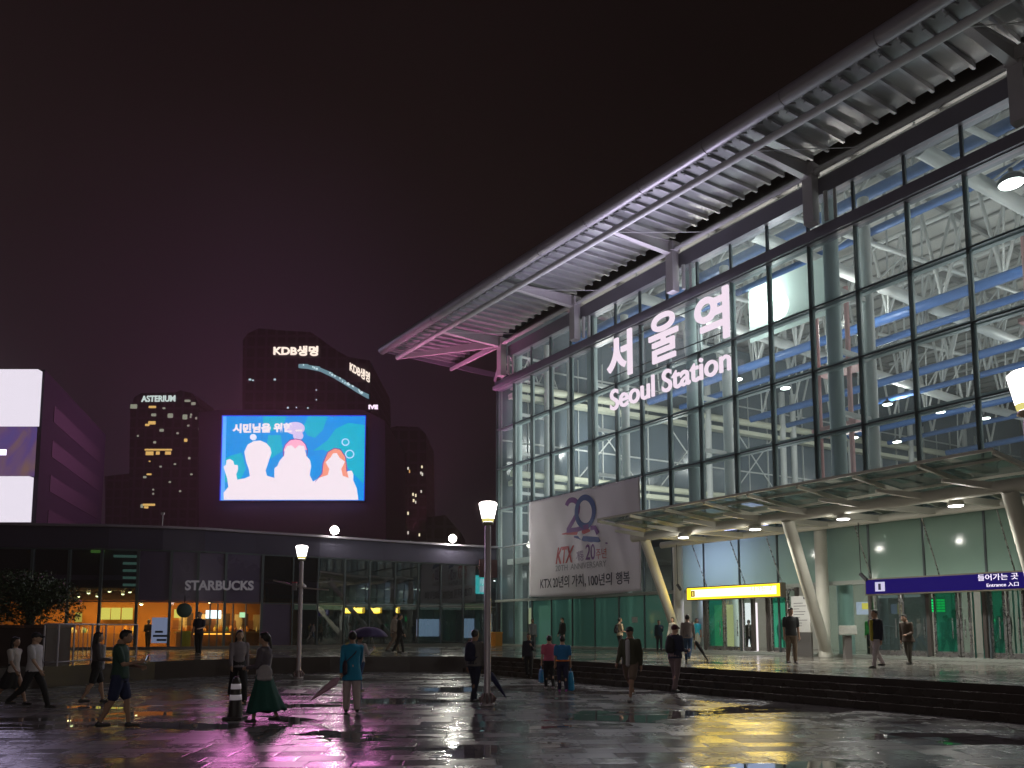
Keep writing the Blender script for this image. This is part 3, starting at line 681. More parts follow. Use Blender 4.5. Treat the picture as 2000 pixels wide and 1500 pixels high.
# round downlights under it
g = MB(); g.lathe((0, 0, 0), [(.20, 0), (.24, .05), (.16, .17), (.03, .22), (.02, .34)], 20)
dl = thing('downlight', (0, 0, 0), 'x', 'downlight', group='downlights under the entrance canopy')
g.build('lamp_shade', cream, dl, world=False)
g = MB(); g.lathe((0, 0, 0), [(.03, -.02), (.18, -.02), (.20, .0), (.03, .01)], 20); g.build('lamp_lens', glow('downlight_glow', (1, .97, .95), 16), dl, world=False)
for i, (x, y) in enumerate(((1335, 1050), (1475, 1034), (1647, 1014), (1867, 988))):
    o = dl if i == 0 else copy_tree(dl); o.location = onz(x, y, 5.28)
    o['label'] = 'white round downlight under the canopy, ' + ('left end one above the round column', 'above the yellow sign', 'right of the slanted prop', 'above the dark blue sign')[i]
    area(o.location + Vector((0, 0, -.06)), .3, 150, (1, .97, .90), spread=R(150))
    point(o.location + Vector((0, 0, -.2)), 34, (1, .96, .88), .1)

# ------------------------------------------------------------------ box signs over the doors
def box_sign(name, u0, u1, z0, z1, n, label, face, cat='sign'):
    t = thing(name, W((u0 + u1) / 2, n, z0), label, cat)
    g = MB(); g.fbox(u0 - .04, u1 + .04, n + .02, n - .32, z0 - .05, z1 + .05); g.build('case', mat('sign_case', (.16, .14, .10), .4, .3), t)
    g = MB(); g.fbox(u0, u1, n + .035, n + .02, z0, z1); g.build('face', face, t)
    return t
yel = box_sign('exit_sign', 16.95, 21.8, 2.98, 3.48, 1.0, 'long glowing yellow box sign with a number 1 above the left doors', glow('yellow_sign_glow', (1.0, .62, .015), 2.6))
g = MB(); g.fbox(17.2, 21.65, 1.045, 1.037, 3.07, 3.40); g.build('lit_panel', glow('sign_tube_glow', (1.0, .82, .45), 3.0), yel)
g = MB(); g.fbox(17.2, 17.42, 1.055, 1.047, 3.09, 3.37); g.build('number_field', mat('dark_ochre', (.10, .06, .01), .5), yel)
fput('number', '1', 17.27, 3.13, .08, .20, yel, glow('number_glow', (1, .75, .15), 1.0), n=1.06, ext=.003)
fput('lettering', '나가는 곳', 20.45, 3.22, 1.05, .19, yel, mat('olive_ink', (.35, .22, .01), .5, emit=(.8, .55, .05), es=.8), n=1.055, ext=.004)
area(W(19.4, 1.15, 3.2), 4.6, 70, (1.0, .68, .05), shape='RECTANGLE', sy=.45, rot=(R(-90), 0, FROT))
blu = box_sign('entrance_sign', 25.4, 30.9, 2.92, 3.42, 1.0, 'long dark blue box sign reading Entrance above the right doors', glow('blue_sign_glow', (.012, .006, .11), 1.0))
g = MB(); g.fbox(25.75, 26.1, 1.045, 1.037, 3.0, 3.33); g.build('number_field', glow('number_field_glow', (.62, .58, .8), 1.0), blu)
fput('number', '1', 25.87, 3.05, .09, .22, blu, ink_k, n=1.05, ext=.004)
wl = glow('white_letter_glow', (.95, .85, 1.0), 1.4)
fput('lettering', '들어가는 곳', 29.15, 3.20, 1.15, .20, blu, wl, n=1.045, ext=.006)
fput('lettering', 'Entrance 入口', 29.4, 2.99, .9, .13, blu, wl, n=1.045, ext=.005)

# ------------------------------------------------------------------ glass pavilion with the coffee shop
PV = [Vector(p) for p in ((-48, 34.5), (-32, 36.6), (-24.1, 37.75), (-20.6, 38.15), (-18.1, 38.75), (-16.2, 39.4), (-14.0, 40.85), (-10.95, 42.6), (-7.7, 44.85), (-4.1, 46.95), (-.95, 48.5))]
ZT = 6.98
def pv(px, py=1150.0, back=0.0):        # sight line meets the pavilion wall -> (x, y, z, dir)
    r = ray(px, py); best = None
    for a, b in zip(PV[:-1], PV[1:]):
        d = (b - a).normalized(); nrm = Vector((d.y, -d.x)); a2 = a - nrm * back; b2 = b - nrm * back
        den = Vector((r.x, r.y)).dot(nrm)
        if abs(den) < 1e-6: continue
        t = a2.dot(nrm) / den
        if t < 0: continue
        P = Vector((r.x * t, r.y * t)); s = (P - a2).dot(d); miss = max(-s, s - (b2 - a2).length, 0)
        if best is None or miss < best[0] - 1e-6: best = (miss, Vector((P.x, P.y, r.z * t + EYE)), d)
    return best[1], best[2]
def pslab(g, poly2, z0, z1, m=0):
    g.prism([Vector((p[0], p[1], z0)) for p in poly2], (0, 0, z1 - z0), m)
def band(g, back0, back1, z0, z1, pts=None):   # strip following the wall, between two set-backs
    P = pts or PV
    def offs(b):
        r_ = []
        for i, p in enumerate(P):
            a = P[max(i - 1, 0)]; c = P[min(i + 1, len(P) - 1)]; d = (c - a).normalized(); r_.append(p - Vector((d.y, -d.x)) * b)
        return r_
    A_, B_ = offs(back0), offs(back1)
    for i in range(len(P) - 1):
        g.hexa([Vector((*A_[i], z0)), Vector((*A_[i + 1], z0)), Vector((*B_[i + 1], z0)), Vector((*B_[i], z0)), Vector((*A_[i], z1)), Vector((*A_[i + 1], z1)), Vector((*B_[i + 1], z1)), Vector((*B_[i], z1))])
pav = thing('glass_pavilion', (-14, 44, PZ), 'long low curved dark glass pavilion with a coffee shop at its left end', 'pavilion')
g = MB(); band(g, -.12, .25, ZT - .12, ZT); g.build('coping', mat('pale_coping', (.42, .38, .44), .35, .4), pav)
g = MB(); band(g, .26, 12.5, ZT - .45, ZT - .12); g.build('roof', dark_metal, pav)
g = MB(); band(g, .005, .12, 5.75, ZT - .125); g.build('fascia', mat('pavilion_fascia', (.11, .10, .15), .22, .2, noise=.15, nscale=.5), pav)
g = MB(); band(g, .02, .14, 5.67, 5.745); band(g, -.01, .10, 3.02, 3.09); g.build('transom', frame_dark, pav)
g = MB(); band(g, -.05, .14, PZ + .004, PZ + .16); g.build('plinth', mat('plinth_stone', (.16, .16, .16), .3), pav)
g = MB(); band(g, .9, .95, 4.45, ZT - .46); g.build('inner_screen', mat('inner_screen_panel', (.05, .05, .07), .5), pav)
LV = [60, 133, 196, 268, 333, 386, 440, 512, 572, 621, 673, 722, 772, 817, 861, 905, 946]
pts = [pv(x)[0] for x in LV]; pts = [Vector((-47, 34.6, 0))] + pts + [Vector((-.98, 48.48, 0))]
for i, p in enumerate(pts):
    d = pv(LV[max(0, min(i - 1, len(LV) - 1))])[1]; g = MB(); rz = math.atan2(d.y, d.x)
    g.box((p.x, p.y, (PZ + .16 + 5.67) / 2), .07 if i > 8 else .13, .12, 5.67 - PZ - .17, rz); g.build('mullion', frame_dark, pav)
# panes
def pane_between(pa, pb, z0, z1, m, name='glass_pane', back=.04, parent=pav, th=.012):
    a = Vector((pa.x, pa.y)); b = Vector((pb.x, pb.y)); d = (b - a).normalized(); nr = Vector((d.y, -d.x)); a = a + d * .05 - nr * back; b = b - d * .05 - nr * back
    g = MB(); c = [a, b, b - nr * th, a - nr * th]; g.hexa([Vector((*q, z0)) for q in c] + [Vector((*q, z1)) for q in c]); return g.build(name, m, parent)
navy_panel = mat('navy_cladding_panel', (.11, .085, .15), .3, .1, noise=.15, nscale=.6)
for i in range(len(pts) - 1):
    shop_front = 4 <= i <= 7         # between px 268 and 512
    up_m = navy_panel if shop_front else g_dark
    pane_between(pts[i], pts[i + 1], 3.10, 5.66, up_m, 'upper_pane' if not shop_front else 'cladding_panel')
    if i == 8: pane_between(pts[i], pts[i + 1], PZ + .17, 3.01, navy_panel, 'cladding_panel')
    else: pane_between(pts[i], pts[i + 1], PZ + .17, 3.01, g_clear if i < 8 else g_dark)
# interior of the coffee shop
amber = mat('amber_plaster', (.46, .17, .025), .7, noise=.15, nscale=1.2); wood = mat('shop_wood', (.36, .15, .05), .45, noise=.2, nscale=3)
g = MB(); band(g, 4.5, 4.6, PZ + .004, 4.4, PV[:7] + [Vector((-11.0, 42.56))]); g.build('shop_back_wall', amber, pav)
g = MB(); band(g, .25, 4.5, 3.75, 3.82, PV[:7]); g.build('shop_ceiling', mat('shop_ceiling', (.5, .33, .14), .7), pav)
p = pv(520)[0]; d = pv(520)[1]; nr = Vector((d.y, -d.x)); g = MB(); q = Vector((p.x, p.y)); g.beam(Vector((q.x - .06, q.y + .25, 2.3)), Vector((q.x - 1.7, q.y + 5.6, 2.3)), .1, 3.3); g.build('partition', mat('dark_partition', (.03, .028, .035), .5), pav)
g = MB(); band(g, 7.0, 7.1, PZ + .004, 4.4, PV[6:]); g.build('back_wall', mat('dim_back_wall', (.05, .06, .06), .6), pav)
g = MB(); band(g, .4, 7.0, 3.5, 3.56, PV[6:]); g.build('inner_ceiling', mat('dim_ceiling', (.22, .23, .2), .6), pav)
def board(name, x0, y0, x1, y1, m, label, cat, back=2.0, th=.05, group=None, parent=None):
    a, d = pv((x0 + x1) / 2, (y0 + y1) / 2, back); c = pv(x0, (y0 + y1) / 2, back)[0]; e_ = pv(x1, (y0 + y1) / 2, back)[0]
    zt = pv((x0 + x1) / 2, y0, back)[0].z; zb = pv((x0 + x1) / 2, y1, back)[0].z
    w = (Vector((e_.x, e_.y)) - Vector((c.x, c.y))).length
    g = MB(); g.box((a.x, a.y, (zt + zb) / 2), w, th, zt - zb, math.atan2(d.y, d.x))
    o = g.build(name, m, parent)
    if parent is None: tag(o, label, cat, group)
    return o
ymenu = glow('menu_board_glow', (1.0, .72, .14), .95)
for i, (x0, x1, l) in enumerate(((197, 215, 'glowing yellow menu board with drink pictures, left of three'), (217, 235, 'plain glowing yellow menu board in the middle of three'), (238, 259, 'glowing yellow menu board on the right beside the thick mullion'))):
    board('menu_board', x0, 1187, x1, 1210, ymenu, l, 'menu board', 4.2, group='menu boards in the coffee shop')
board('wall_picture', 147, 1196, 160, 1215, glow('picture_glow', (.85, .55, .10), .6), 'pale yellow framed picture on the amber shop wall', 'picture', 4.2)
board('shop_screen', 402, 1192, 432, 1208, glow('cool_screen_glow', (.85, .9, 1.0), 2.2), 'bright white menu screen over the counter', 'screen', 3.2)
board('shop_screen', 340, 1190, 352, 1207, ymenu, 'small yellow menu screen left of the doorway', 'screen', 3.2)
board('shop_screen', 468, 1196, 480, 1206, glow('green_screen_glow', (.6, .85, .5), 1.2), 'small greenish menu screen right of the doorway', 'screen', 3.2)
poster_m = glow('poster_glow', (.40, .38, .62), .5)
po = board('window_poster', 296, 1206, 329, 1256, poster_m, 'pale violet lit poster with dark swirls in the shop window', 'poster', .35)
for k, (x0, y0, x1, y1) in enumerate(((299, 1240, 328, 1244), (303, 1232, 318, 1236), (306, 1248, 325, 1252))):
    board('print', x0, y0, x1, y1, mat('dark_print', (.03, .03, .05), .5), None, None, .30, parent=po)
ct = thing('shop_counter', pv(440, 1245, 2.2)[0] * 1.0, 'long orange lit wooden service counter in the coffee shop', 'counter'); ct.location.z = PZ
for nm, x0, y0, x1, y1, m_, bk, th in (('front_panel', 345, 1237, 508, 1262, wood, 2.2, .1), ('worktop', 343, 1233.5, 509, 1236.5, mat('worktop', (.5, .3, .12), .3), 2.3, .7), ('light_strip', 345, 1237.5, 450, 1239, glow('strip_glow', (1, .38, .05), 4), 2.1, .02)):
    board(nm, x0, y0, x1, y1, m_, None, None, bk, th, parent=ct)
random.seed(11)
for i in range(26):     # bottles, jars and bags on the counter and shelves
    x = random.uniform(352, 505) if i < 16 else random.uniform(140, 262)
    yb = 1233 if i < 16 else 1236
    p_, d_ = pv(x, yb, 2.3 if i < 16 else 3.4); h = random.uniform(.18, .42); r_ = random.uniform(.06, .13)
    g = MB(); g.lathe(p_, [(r_, 0), (r_, h * .6), (r_ * .45, h * .8), (r_ * .4, h)], 10)
    c = random.choice([(.6, .25, .04), (.5, .45, .3), (.25, .08, .03), (.7, .5, .12), (.1, .2, .12)])
    tag(g.build('jar', mat('jar_%d%d%d' % tuple(int(q * 100) for q in c), c, .3)), 'small coloured jar standing on the coffee shop ' + ('counter' if i < 16 else 'side shelf'), 'jar', 'jars on the coffee shop counter' if i < 16 else 'jars on the coffee shop side shelf')
sh = thing('display_shelf', pv(200, 1245, 3.4)[0], 'low wooden display shelf behind the left shop window', 'shelf'); sh.location.z = PZ
board('shelf_body', 136, 1237, 264, 1264, wood, None, None, 3.4, .5, parent=sh)
for x in (356, 410, 425, 455, 480):
    p_, d_ = pv(x, 1200, .0); rz = math.atan2(d_.y, d_.x); g = MB(); g.box((p_.x, p_.y, 1.85), .06, .07, 2.3, rz); g.build('door_frame', frame_dark, pav)
for k in range(14):
    x = 345 + k * 12; p_, d_ = pv(x, 1222, 3.9); rz = math.atan2(d_.y, d_.x)
    g = MB(); g.box((p_.x, p_.y, 1.9 + .15 * (k % 3)), .42, .12, .5 + .2 * ((k * 5) % 3), rz); g.build('shelf_goods', [mat('goods_brown', (.25, .09, .03), .5), mat('goods_cream', (.6, .45, .25), .5), mat('goods_dark', (.06, .03, .02), .5)][k % 3], pav)
gs = board('reflection_board', 178, 1062, 204, 1080, glow('green_reflection_glow', (.16, .30, .05), 1.3), 'small glowing yellow green board standing in for a reflection in the upper dark glass at the left', 'sign', .5)  # glowing boards added in place of a green reflection in the glass
board('reflection_top', 189, 1040, 202, 1059, glow('lime_reflection_glow', (.45, .55, .03), 1.3), None, None, .5, parent=gs)
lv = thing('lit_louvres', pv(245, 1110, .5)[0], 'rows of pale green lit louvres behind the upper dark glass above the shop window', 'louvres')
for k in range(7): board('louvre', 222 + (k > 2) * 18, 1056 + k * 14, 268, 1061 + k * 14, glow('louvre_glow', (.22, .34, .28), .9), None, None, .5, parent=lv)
# pendant lamps
pend = [(84, 1152), (100, 1166), (118, 1158), (128, 1171), (148, 1172), (153, 1165), (173, 1158), (190, 1164), (214, 1155), (240, 1160), (254, 1156), (276, 1180), (288, 1170), (12, 1159), (30, 1155), (409, 1176), (445, 1176)]
g = MB(); g.lathe((0, 0, 0), [(.10, 0), (.11, .05), (.05, .18), (.015, .22)], 14)
pl0 = thing('pendant_lamp', (0, 0, 0), 'x', 'pendant lamp', group='pendant lamps in the coffee shop'); g.build('lamp_shade', dark_metal, pl0, world=False)
g = MB(); g.lathe((0, 0, 0), [(.02, -.06), (.07, -.04), (.08, .0), (.02, .03)], 14); g.build('bulb', glow('warm_bulb', (1, .72, .35), 22), pl0, world=False)
g = MB(); g.lathe((0, 0, .22), [(.008, 0), (.008, .35)], 6); g.build('cord', dark_metal, pl0, world=False)
for i, (x, y) in enumerate(pend):
    o = pl0 if i == 0 else copy_tree(pl0); o.location = pv(x, y, 1.5 + 1.7 * ((i * 7) % 5) / 5)[0]
    o['label'] = 'small warm pendant lamp hanging inside the coffee shop'
for x, w in ((20, 60), (100, 85), (165, 120), (230, 120), (300, 60), (370, 95), (430, 95), (485, 85)):
    p_, d_ = pv(x, 1180, 2.3); area((p_.x, p_.y, 3.7), 1.0, w * .9, (1, .52, .17))
# dim offices on the right part : lit ceiling strip, posters, signs
strip = [(575, 618, .30, .30, .22), (624, 669, .55, .52, .25), (677, 719, .34, .33, .27), (726, 768, .30, .30, .26), (776, 813, .30, .28, .25), (821, 857, .33, .30, .28), (865, 901, .34, .31, .28), (908, 944, .38, .36, .22)]
for i, (x0, x1, r_, g_, b_) in enumerate(strip):
    board('ceiling_strip', x0, 1179, x1, 1191, glow('strip%d' % i, (r_, g_, b_), .55), None, None, .7, parent=pav)
0 and board('hanging_shop_sign', 741, 1187, 771, 1199, glow('yellow_flag_glow', (1.0, .72, .0), 1.0), 'bright yellow sign behind the pavilion glass', 'sign', .5)
0 and board('hanging_shop_sign', 779, 1184, 785, 1193, glow('yellow_flag_glow', (1, .7, 0), 1.0), 'tiny yellow sign right of the bigger yellow one', 'sign', .5)
board('window_poster', 814, 1209, 857, 1243, glow('poster_b', (.46, .48, .70), 1.5), 'wide pale poster screen behind the pavilion glass', 'poster', .5)
board('window_poster', 905, 1208, 926, 1246, glow('poster_b', (.5, .5, .7), .8), 'narrow pale poster behind the glass near the lamp post', 'poster', .5)
cs = board('shop_display', 929, 1124, 953, 1160, glow('cyan_display_glow', (.10, .8, .8), 2.4), 'cyan and white lit shop display behind the lamp post', 'display', .5)
board('display_panel', 937, 1131, 953, 1141, glow('disp_w', (.7, .95, 1), 2.6), None, None, .40, parent=cs); board('display_panel', 937, 1144, 953, 1157, glow('disp_w2', (.75, .8, .9), 2.4), None, None, .40, parent=cs)
board('shop_display', 964, 1150, 976, 1160, glow('disp_w3', (.35, .75, .7), .8), 'small pale green lit display right of the lamp post', 'display', .5) if False else None
board('flag_banner', 936, 1093, 971, 1128, mat('brown_banner', (.13, .05, .06), .6, noise=.3, nscale=4), 'brown and grey flag banner hanging behind the lamp post', 'flag', -.25)
for x, y in ((667, 1147), (687, 1143), (722, 1139), (753, 1133), (814, 1135)):
    pass
for x in (600, 700, 800, 900): p_, d_ = pv(x, 1190, 2.5); area((p_.x, p_.y, 3.45), .8, 9, (.9, 1, .85))
# wordmark and round logo plate over the coffee shop door
wm = thing('shop_sign', pv(428, 1150, -.1)[0], 'dim grey capital letters over the coffee shop doors', 'sign')
a_, d_ = pv(361, 1153, -.14); b_, _ = pv(495, 1153, -.14)
put_text('lettering', 'STARBUCKS', a_, (b_ - a_), UP, wm, mat('dim_letter', (.45, .42, .45), .5, emit=(.8, .75, .85), es=.07), extrude=.05, bold=.03, width=(b_ - a_).length, height=.52)
lg = thing('round_shop_sign', pv(360, 1192, -.15)[0], 'round grey-green disc sign hanging before the shop doorway', 'sign')
c_, d_ = pv(360, 1192, -.12); g = MB(); g.lathe((0, 0, 0), [(.02, -.03), (.36, -.03), (.38, 0), (.36, .03), (.02, .03)], 28); o = g.build('disc', mat('disc_green', (.07, .13, .11), .5), lg, world=False); o.rotation_euler = (R(90), 0, math.atan2(d_.y, d_.x))
g = MB(); g.tube([c_ + Vector((0, 0, .37)), c_ + Vector((0, 0, .75))], .02, 6); g.build('bracket', dark_metal, lg)
fb = thing('floor_sign', pv(363, 1258, .4)[0], 'yellow folding floor board standing in the shop doorway', 'floor sign'); fb.location.z = PZ
c_, d_ = pv(363, 1258, .5); c_.z = PZ
for s_ in (-1, 1):
    g = MB(); nr = Vector((d_.y, -d_.x, 0)); g.beam(c_ + nr * .22 * s_ + Vector((0, 0, .02)), c_ + Vector((0, 0, .95)) + nr * .03 * s_, .42, .03, up=nr); g.build('panel', mat('yellow_board', (.75, .55, .05), .5), fb)
# globe lamps on the pavilion roof, small mast
g = MB(); g.lathe((0, 0, 0), [(.06, -.24), (.2, -.16), (.26, 0), (.2, .16), (.04, .26)], 20)
gl0 = thing('globe_lamp', (0, 0, 0), 'x', 'lamp', group='globe lamps on the pavilion roof'); g.build('globe', glow('globe_glow', (1, .98, .85), 26), gl0, world=False)
g = MB(); g.lathe((0, 0, 0), [(.07, -.36), (.05, -.30), (.07, -.23)], 14); g.build('base', dark_metal, gl0, world=False)
for i, (x, y, l) in enumerate(((653, 1038, 'glaring round lamp on the pavilion roof above the near lamp post'), (884, 1053, 'glaring round lamp on the pavilion roof left of the tall lamp post'))):
    o = gl0 if i == 0 else copy_tree(gl0); p_ = pv(x, 1056, .1)[0]; o.location = (p_.x, p_.y, ZT + .36); o['label'] = l
    point((p_.x, p_.y - .35, ZT + .35), (260, 560)[i], (1, .98, .86), .2)
p_ = pv(317, 1026, .2)[0]; ms = thing('roof_mast', (p_.x, p_.y, ZT), 'short thin mast standing on the pavilion roof', 'mast')
g = MB(); g.tube([(p_.x, p_.y, ZT - .02), (p_.x, p_.y, ZT + .62)], .03, 8); g.build('pole', grey_steel, ms)
g = MB(); g.box((p_.x, p_.y, ZT + .68), .16, .12, .12); g.build('head', white_steel, ms)
# pink floodlight on the roof close to the station corner
q_ = Vector((-6.6, 46.4)); pf = thing('floodlight', (q_.x, q_.y + 1, ZT), 'small magenta floodlight on the pavilion roof by the station corner', 'floodlight')
g = MB(); g.box((q_.x, q_.y + 1, ZT + .16), .3, .22, .24); g.build('housing', dark_metal, pf)
look(area((q_.x, q_.y + 1, ZT + .35), .3, 280, (1.0, .25, .62), spread=R(60)), W(-2, .5, 20.5))

# ------------------------------------------------------------------ towers behind
def grid_mat(name, c0, c1, w, h):
    m = bpy.data.materials.new(name); m.use_nodes = True; t = m.node_tree; b = t.nodes['Principled BSDF']; b.inputs['Roughness'].default_value = .4
    tc = t.nodes.new('ShaderNodeTexCoord'); sp = t.nodes.new('ShaderNodeSeparateXYZ'); cb = t.nodes.new('ShaderNodeCombineXYZ'); br = t.nodes.new('ShaderNodeTexBrick')
    t.links.new(tc.outputs['Object'], sp.inputs[0]); t.links.new(sp.outputs[0], cb.inputs[0]); t.links.new(sp.outputs[2], cb.inputs[1]); t.links.new(cb.outputs[0], br.inputs['Vector'])
    br.offset = 0; br.inputs['Scale'].default_value = 1.0; br.inputs['Brick Width'].default_value = w; br.inputs['Row Height'].default_value = h; br.inputs['Mortar Size'].default_value = .45; br.inputs['Mortar Smooth'].default_value = .1
    br.inputs['Color1'].default_value = (*c0, 1); br.inputs['Color2'].default_value = (*[v * 1.6 for v in c0], 1); br.inputs['Mortar'].default_value = (*c1, 1); t.links.new(br.outputs[0], b.inputs['Base Color'])
    return m
tw_dark = grid_mat('tower_cladding', (.010, .009, .014), (.060, .050, .075), 3.2, 3.6)
def tower(name, label, poly_px, Y, depth, m, z0=0.0):
    t = thing(name, ony(sum(p[0] for p in poly_px) / len(poly_px), 1200, Y) * 1.0, label, 'tower'); t.location.z = 0
    g = MB(); P = [ony(x, y, Y) for x, y in poly_px]; g.prism(P, (0, depth, 0)); g.build('wall', m, t)
    return t
def lit(t, Y, rects, m, name='window'):
    for (x0, y0, x1, y1) in rects:
        a = ony(x0, y1, Y); b = ony(x1, y0, Y); g = MB(); g.hexa([(a.x, Y - .25, a.z), (b.x, Y - .25, a.z), (b.x, Y - .003, a.z), (a.x, Y - .003, a.z), (a.x, Y - .25, b.z), (b.x, Y - .25, b.z), (b.x, Y - .003, b.z), (a.x, Y - .003, b.z)])
        g.build(name, m, t)
# media facade block at the left
lb = thing('media_building', (-75, 102, 0), 'big dark block at the left edge with bright stacked screens on its face', 'building')
a = ony(-420, 722, 100); b = ony(88, 722, 100); c = ony(212, 745, 135); zb_ = 0
def wallq(g, p, q, z0, z1, th=1.5):
    d = Vector((q.x - p.x, q.y - p.y)).normalized(); nr = Vector((-d.y, d.x)) * th
    P = [Vector((p.x, p.y)), Vector((q.x, q.y)), Vector((q.x, q.y)) + nr, Vector((p.x, p.y)) + nr]
    g.hexa([Vector((*v, z0)) for v in P] + [Vector((*v, z1)) for v in P])
g = MB(); g.prism([Vector((a.x, 100, 0)), Vector((b.x, 100, 0)), Vector((c.x, 135, 0)), Vector((a.x, 135, 0))], (0, 0, a.z)); g.build('wall', mat('slate_cladding', (.012, .012, .022), .9, noise=.2, nscale=.06, spec=.05), lb)
d_ = Vector((c.x - b.x, 35.0)).normalized(); nr = Vector((d_.y, -d_.x))
band_m = mat('ribbon_window_glass', (.006, .006, .012), .7, spec=.05)
for k in range(6):      # ribbon windows on the receding side
    z1 = a.z - 3.6 - k * 5.0; g = MB(); p0 = Vector((b.x, 100)) + d_ * 5 + nr * .06; p1 = Vector((b.x, 100)) + d_ * 33 + nr * .06
    g.hexa([Vector((*p0, z1 - 2.4)), Vector((*p1, z1 - 2.4)), Vector((*(p1 - nr * .05), z1 - 2.4)), Vector((*(p0 - nr * .05), z1 - 2.4)), Vector((*p0, z1)), Vector((*p1, z1)), Vector((*(p1 - nr * .05), z1)), Vector((*(p0 - nr * .05), z1))]); g.build('ribbon_window', band_m, lb)
def screen_rect(parent, name, x0, y0, x1, y1, Y, m, th=.25):
    a_ = ony(x0, y1, Y); b_ = ony(x1, y0, Y); g = MB(); g.box(((a_.x + b_.x) / 2, Y - th / 2 - .003, (a_.z + b_.z) / 2), b_.x - a_.x, th, b_.z - a_.z); return g.build(name, m, parent)
wsc = glow('white_violet_screen', (.95, .88, 1.0), .9)
screen_rect(lb, 'screen', -400, 726, 83, 833, 100, wsc, 1.0)
screen_rect(lb, 'screen', -400, 933, 66, 1020, 100, wsc, 1.0)
mid = bpy.data.materials.new('video_screen'); mid.use_nodes = True; t_ = mid.node_tree; t_.nodes.clear(); o_ = t_.nodes.new('ShaderNodeOutputMaterial'); e_ = t_.nodes.new('ShaderNodeEmission'); tcn = t_.nodes.new('ShaderNodeTexCoord'); wv = t_.nodes.new('ShaderNodeTexNoise'); wv.inputs['Scale'].default_value = .12; wv.inputs['Detail'].default_value = 3; wv.inputs['Distortion'].default_value = 1.5
rp = t_.nodes.new('ShaderNodeValToRGB'); rp.color_ramp.elements[0].position = .35; rp.color_ramp.elements[0].color = (.06, .05, .20, 1); rp.color_ramp.elements[1].position = .65; rp.color_ramp.elements[1].color = (.16, .09, .07, 1)
e2 = rp.color_ramp.elements.new(.5); e2.color = (.09, .05, .16, 1)
t_.links.new(tcn.outputs['Object'], wv.inputs[0]); t_.links.new(wv.outputs['Fac'], rp.inputs[0]); t_.links.new(rp.outputs[0], e_.inputs[0]); e_.inputs[1].default_value = 1.0; t_.links.new(e_.outputs[0], o_.inputs[0])
vs_ = screen_rect(lb, 'screen', -400, 835, 73, 931, 100, mid, .5)
screen_rect(vs_, 'caption_bar', -60, 878, 13, 889, 99.4, glow('caption_glow', (1, .9, 1.2), 2.0), .1)
# block that carries the big screen
SY = 160.0
sb = tower('screen_building', 'broad dark office block carrying the large bright cartoon-coloured screen', [(388, 1120), (388, 806), (430, 800), (705, 800), (722, 806), (752, 822), (755, 1120)], SY, 30, mat('violet_grey_wall', (.30, .24, .33), .6, noise=.12, nscale=.05))
bs = thing('video_billboard', ony(572, 977, SY - 1.2), 'large blue video screen with white figure silhouettes on the office block', 'screen')
bs.location.y = SY - 1
YS = SY - 1.3
def srect(name, x0, y0, x1, y1, Y, m, th=.2): return screen_rect(bs, name, x0, y0, x1, y1, Y, m, th)
# frame glowing blue, slanted like the LED case
def squad(name, pts_, Y, m, th=.12, parent=bs):
    g = MB(); g.prism([ony(x, y, Y) for x, y in pts_], (0, th, 0)); return g.build(name, m, parent)
squad('case', [(430, 978), (434, 810), (716, 810), (712, 978)], YS + .4, mat('screen_case', (.03, .03, .04), .5), .9)
squad('edge_light', [(428.5, 977.5), (433.5, 811), (714.5, 811), (711.5, 977.5)], YS + .2, glow('blue_edge', (.02, .03, .60), 1.3), .15)
squad('picture', [(431, 977), (436, 813), (713, 813), (710, 977)], YS, glow('sky_blue_screen', (.0, .27, .74), 1.15), .15)
cy = glow('cyan_screen', (.0, .46, .66), 1.05); lt = glow('light_blue_screen', (.10, .38, .9), 1.3)
squad('picture_shape', [(513, 813), (560, 813), (550, 835), (530, 842), (515, 832)], YS - .1, cy)
squad('picture_shape', [(602, 813), (640, 813), (630, 840), (615, 855), (600, 850), (592, 835)], YS - .1, cy)
squad('picture_shape', [(612, 880), (640, 860), (655, 838), (680, 826), (712, 830), (710.5, 945), (690, 925), (660, 890), (630, 878)], YS - .1, cy)
squad('picture_shape', [(434, 900), (450, 890), (472, 884), (480, 915), (468, 940), (433, 942)], YS - .1, cy)
squad('picture_shape', [(524, 850), (548, 850), (552, 880), (530, 895), (520, 880)], YS - .1, cy)
squad('picture_shape', [(431, 977), (435.5, 813), (442, 813), (438, 977)], YS - .12, lt)
fig = glow('overexposed_pink_white', (1.0, .88, .96), 1.0)
def sil(pts_): return squad('silhouette', pts_, YS - .24, fig, .1)
Q = lambda x, y: (430 + x * .145, 800 + y * .145)      # from the enlarged view of the screen
def ell(cx, cy_, rx, ry, a0=0, a1=360, k=26): return [(cx + rx * math.cos(R(a0 + (a1 - a0) * i / k)), cy_ + ry * math.sin(R(a0 + (a1 - a0) * i / k))) for i in range(k)]
sil([Q(*p) for p in ((50, 1215), (45, 1120), (110, 1040), (95, 930), (45, 770), (80, 740), (85, 680), (130, 665), (175, 690), (190, 745), (235, 745), (240, 800), (215, 870), (230, 945), (330, 925), (400, 895), (385, 800), (350, 700), (325, 570), (370, 470), (450, 425), (540, 415), (620, 450), (675, 510), (690, 580), (650, 700), (610, 820), (630, 890), (730, 920), (730, 790), (770, 760), (800, 690), (860, 620), (870, 540), (905, 490), (960, 480), (1010, 525), (1060, 480), (1130, 490), (1160, 620), (1210, 680), (1225, 760), (1205, 880), (1250, 970), (1330, 920), (1450, 880), (1470, 800), (1420, 710), (1490, 640), (1520, 590), (1570, 585), (1610, 650), (1680, 700), (1630, 800), (1650, 890), (1730, 920), (1710, 830), (1770, 820), (1795, 870), (1790, 950), (1840, 1060), (1860, 1215))])
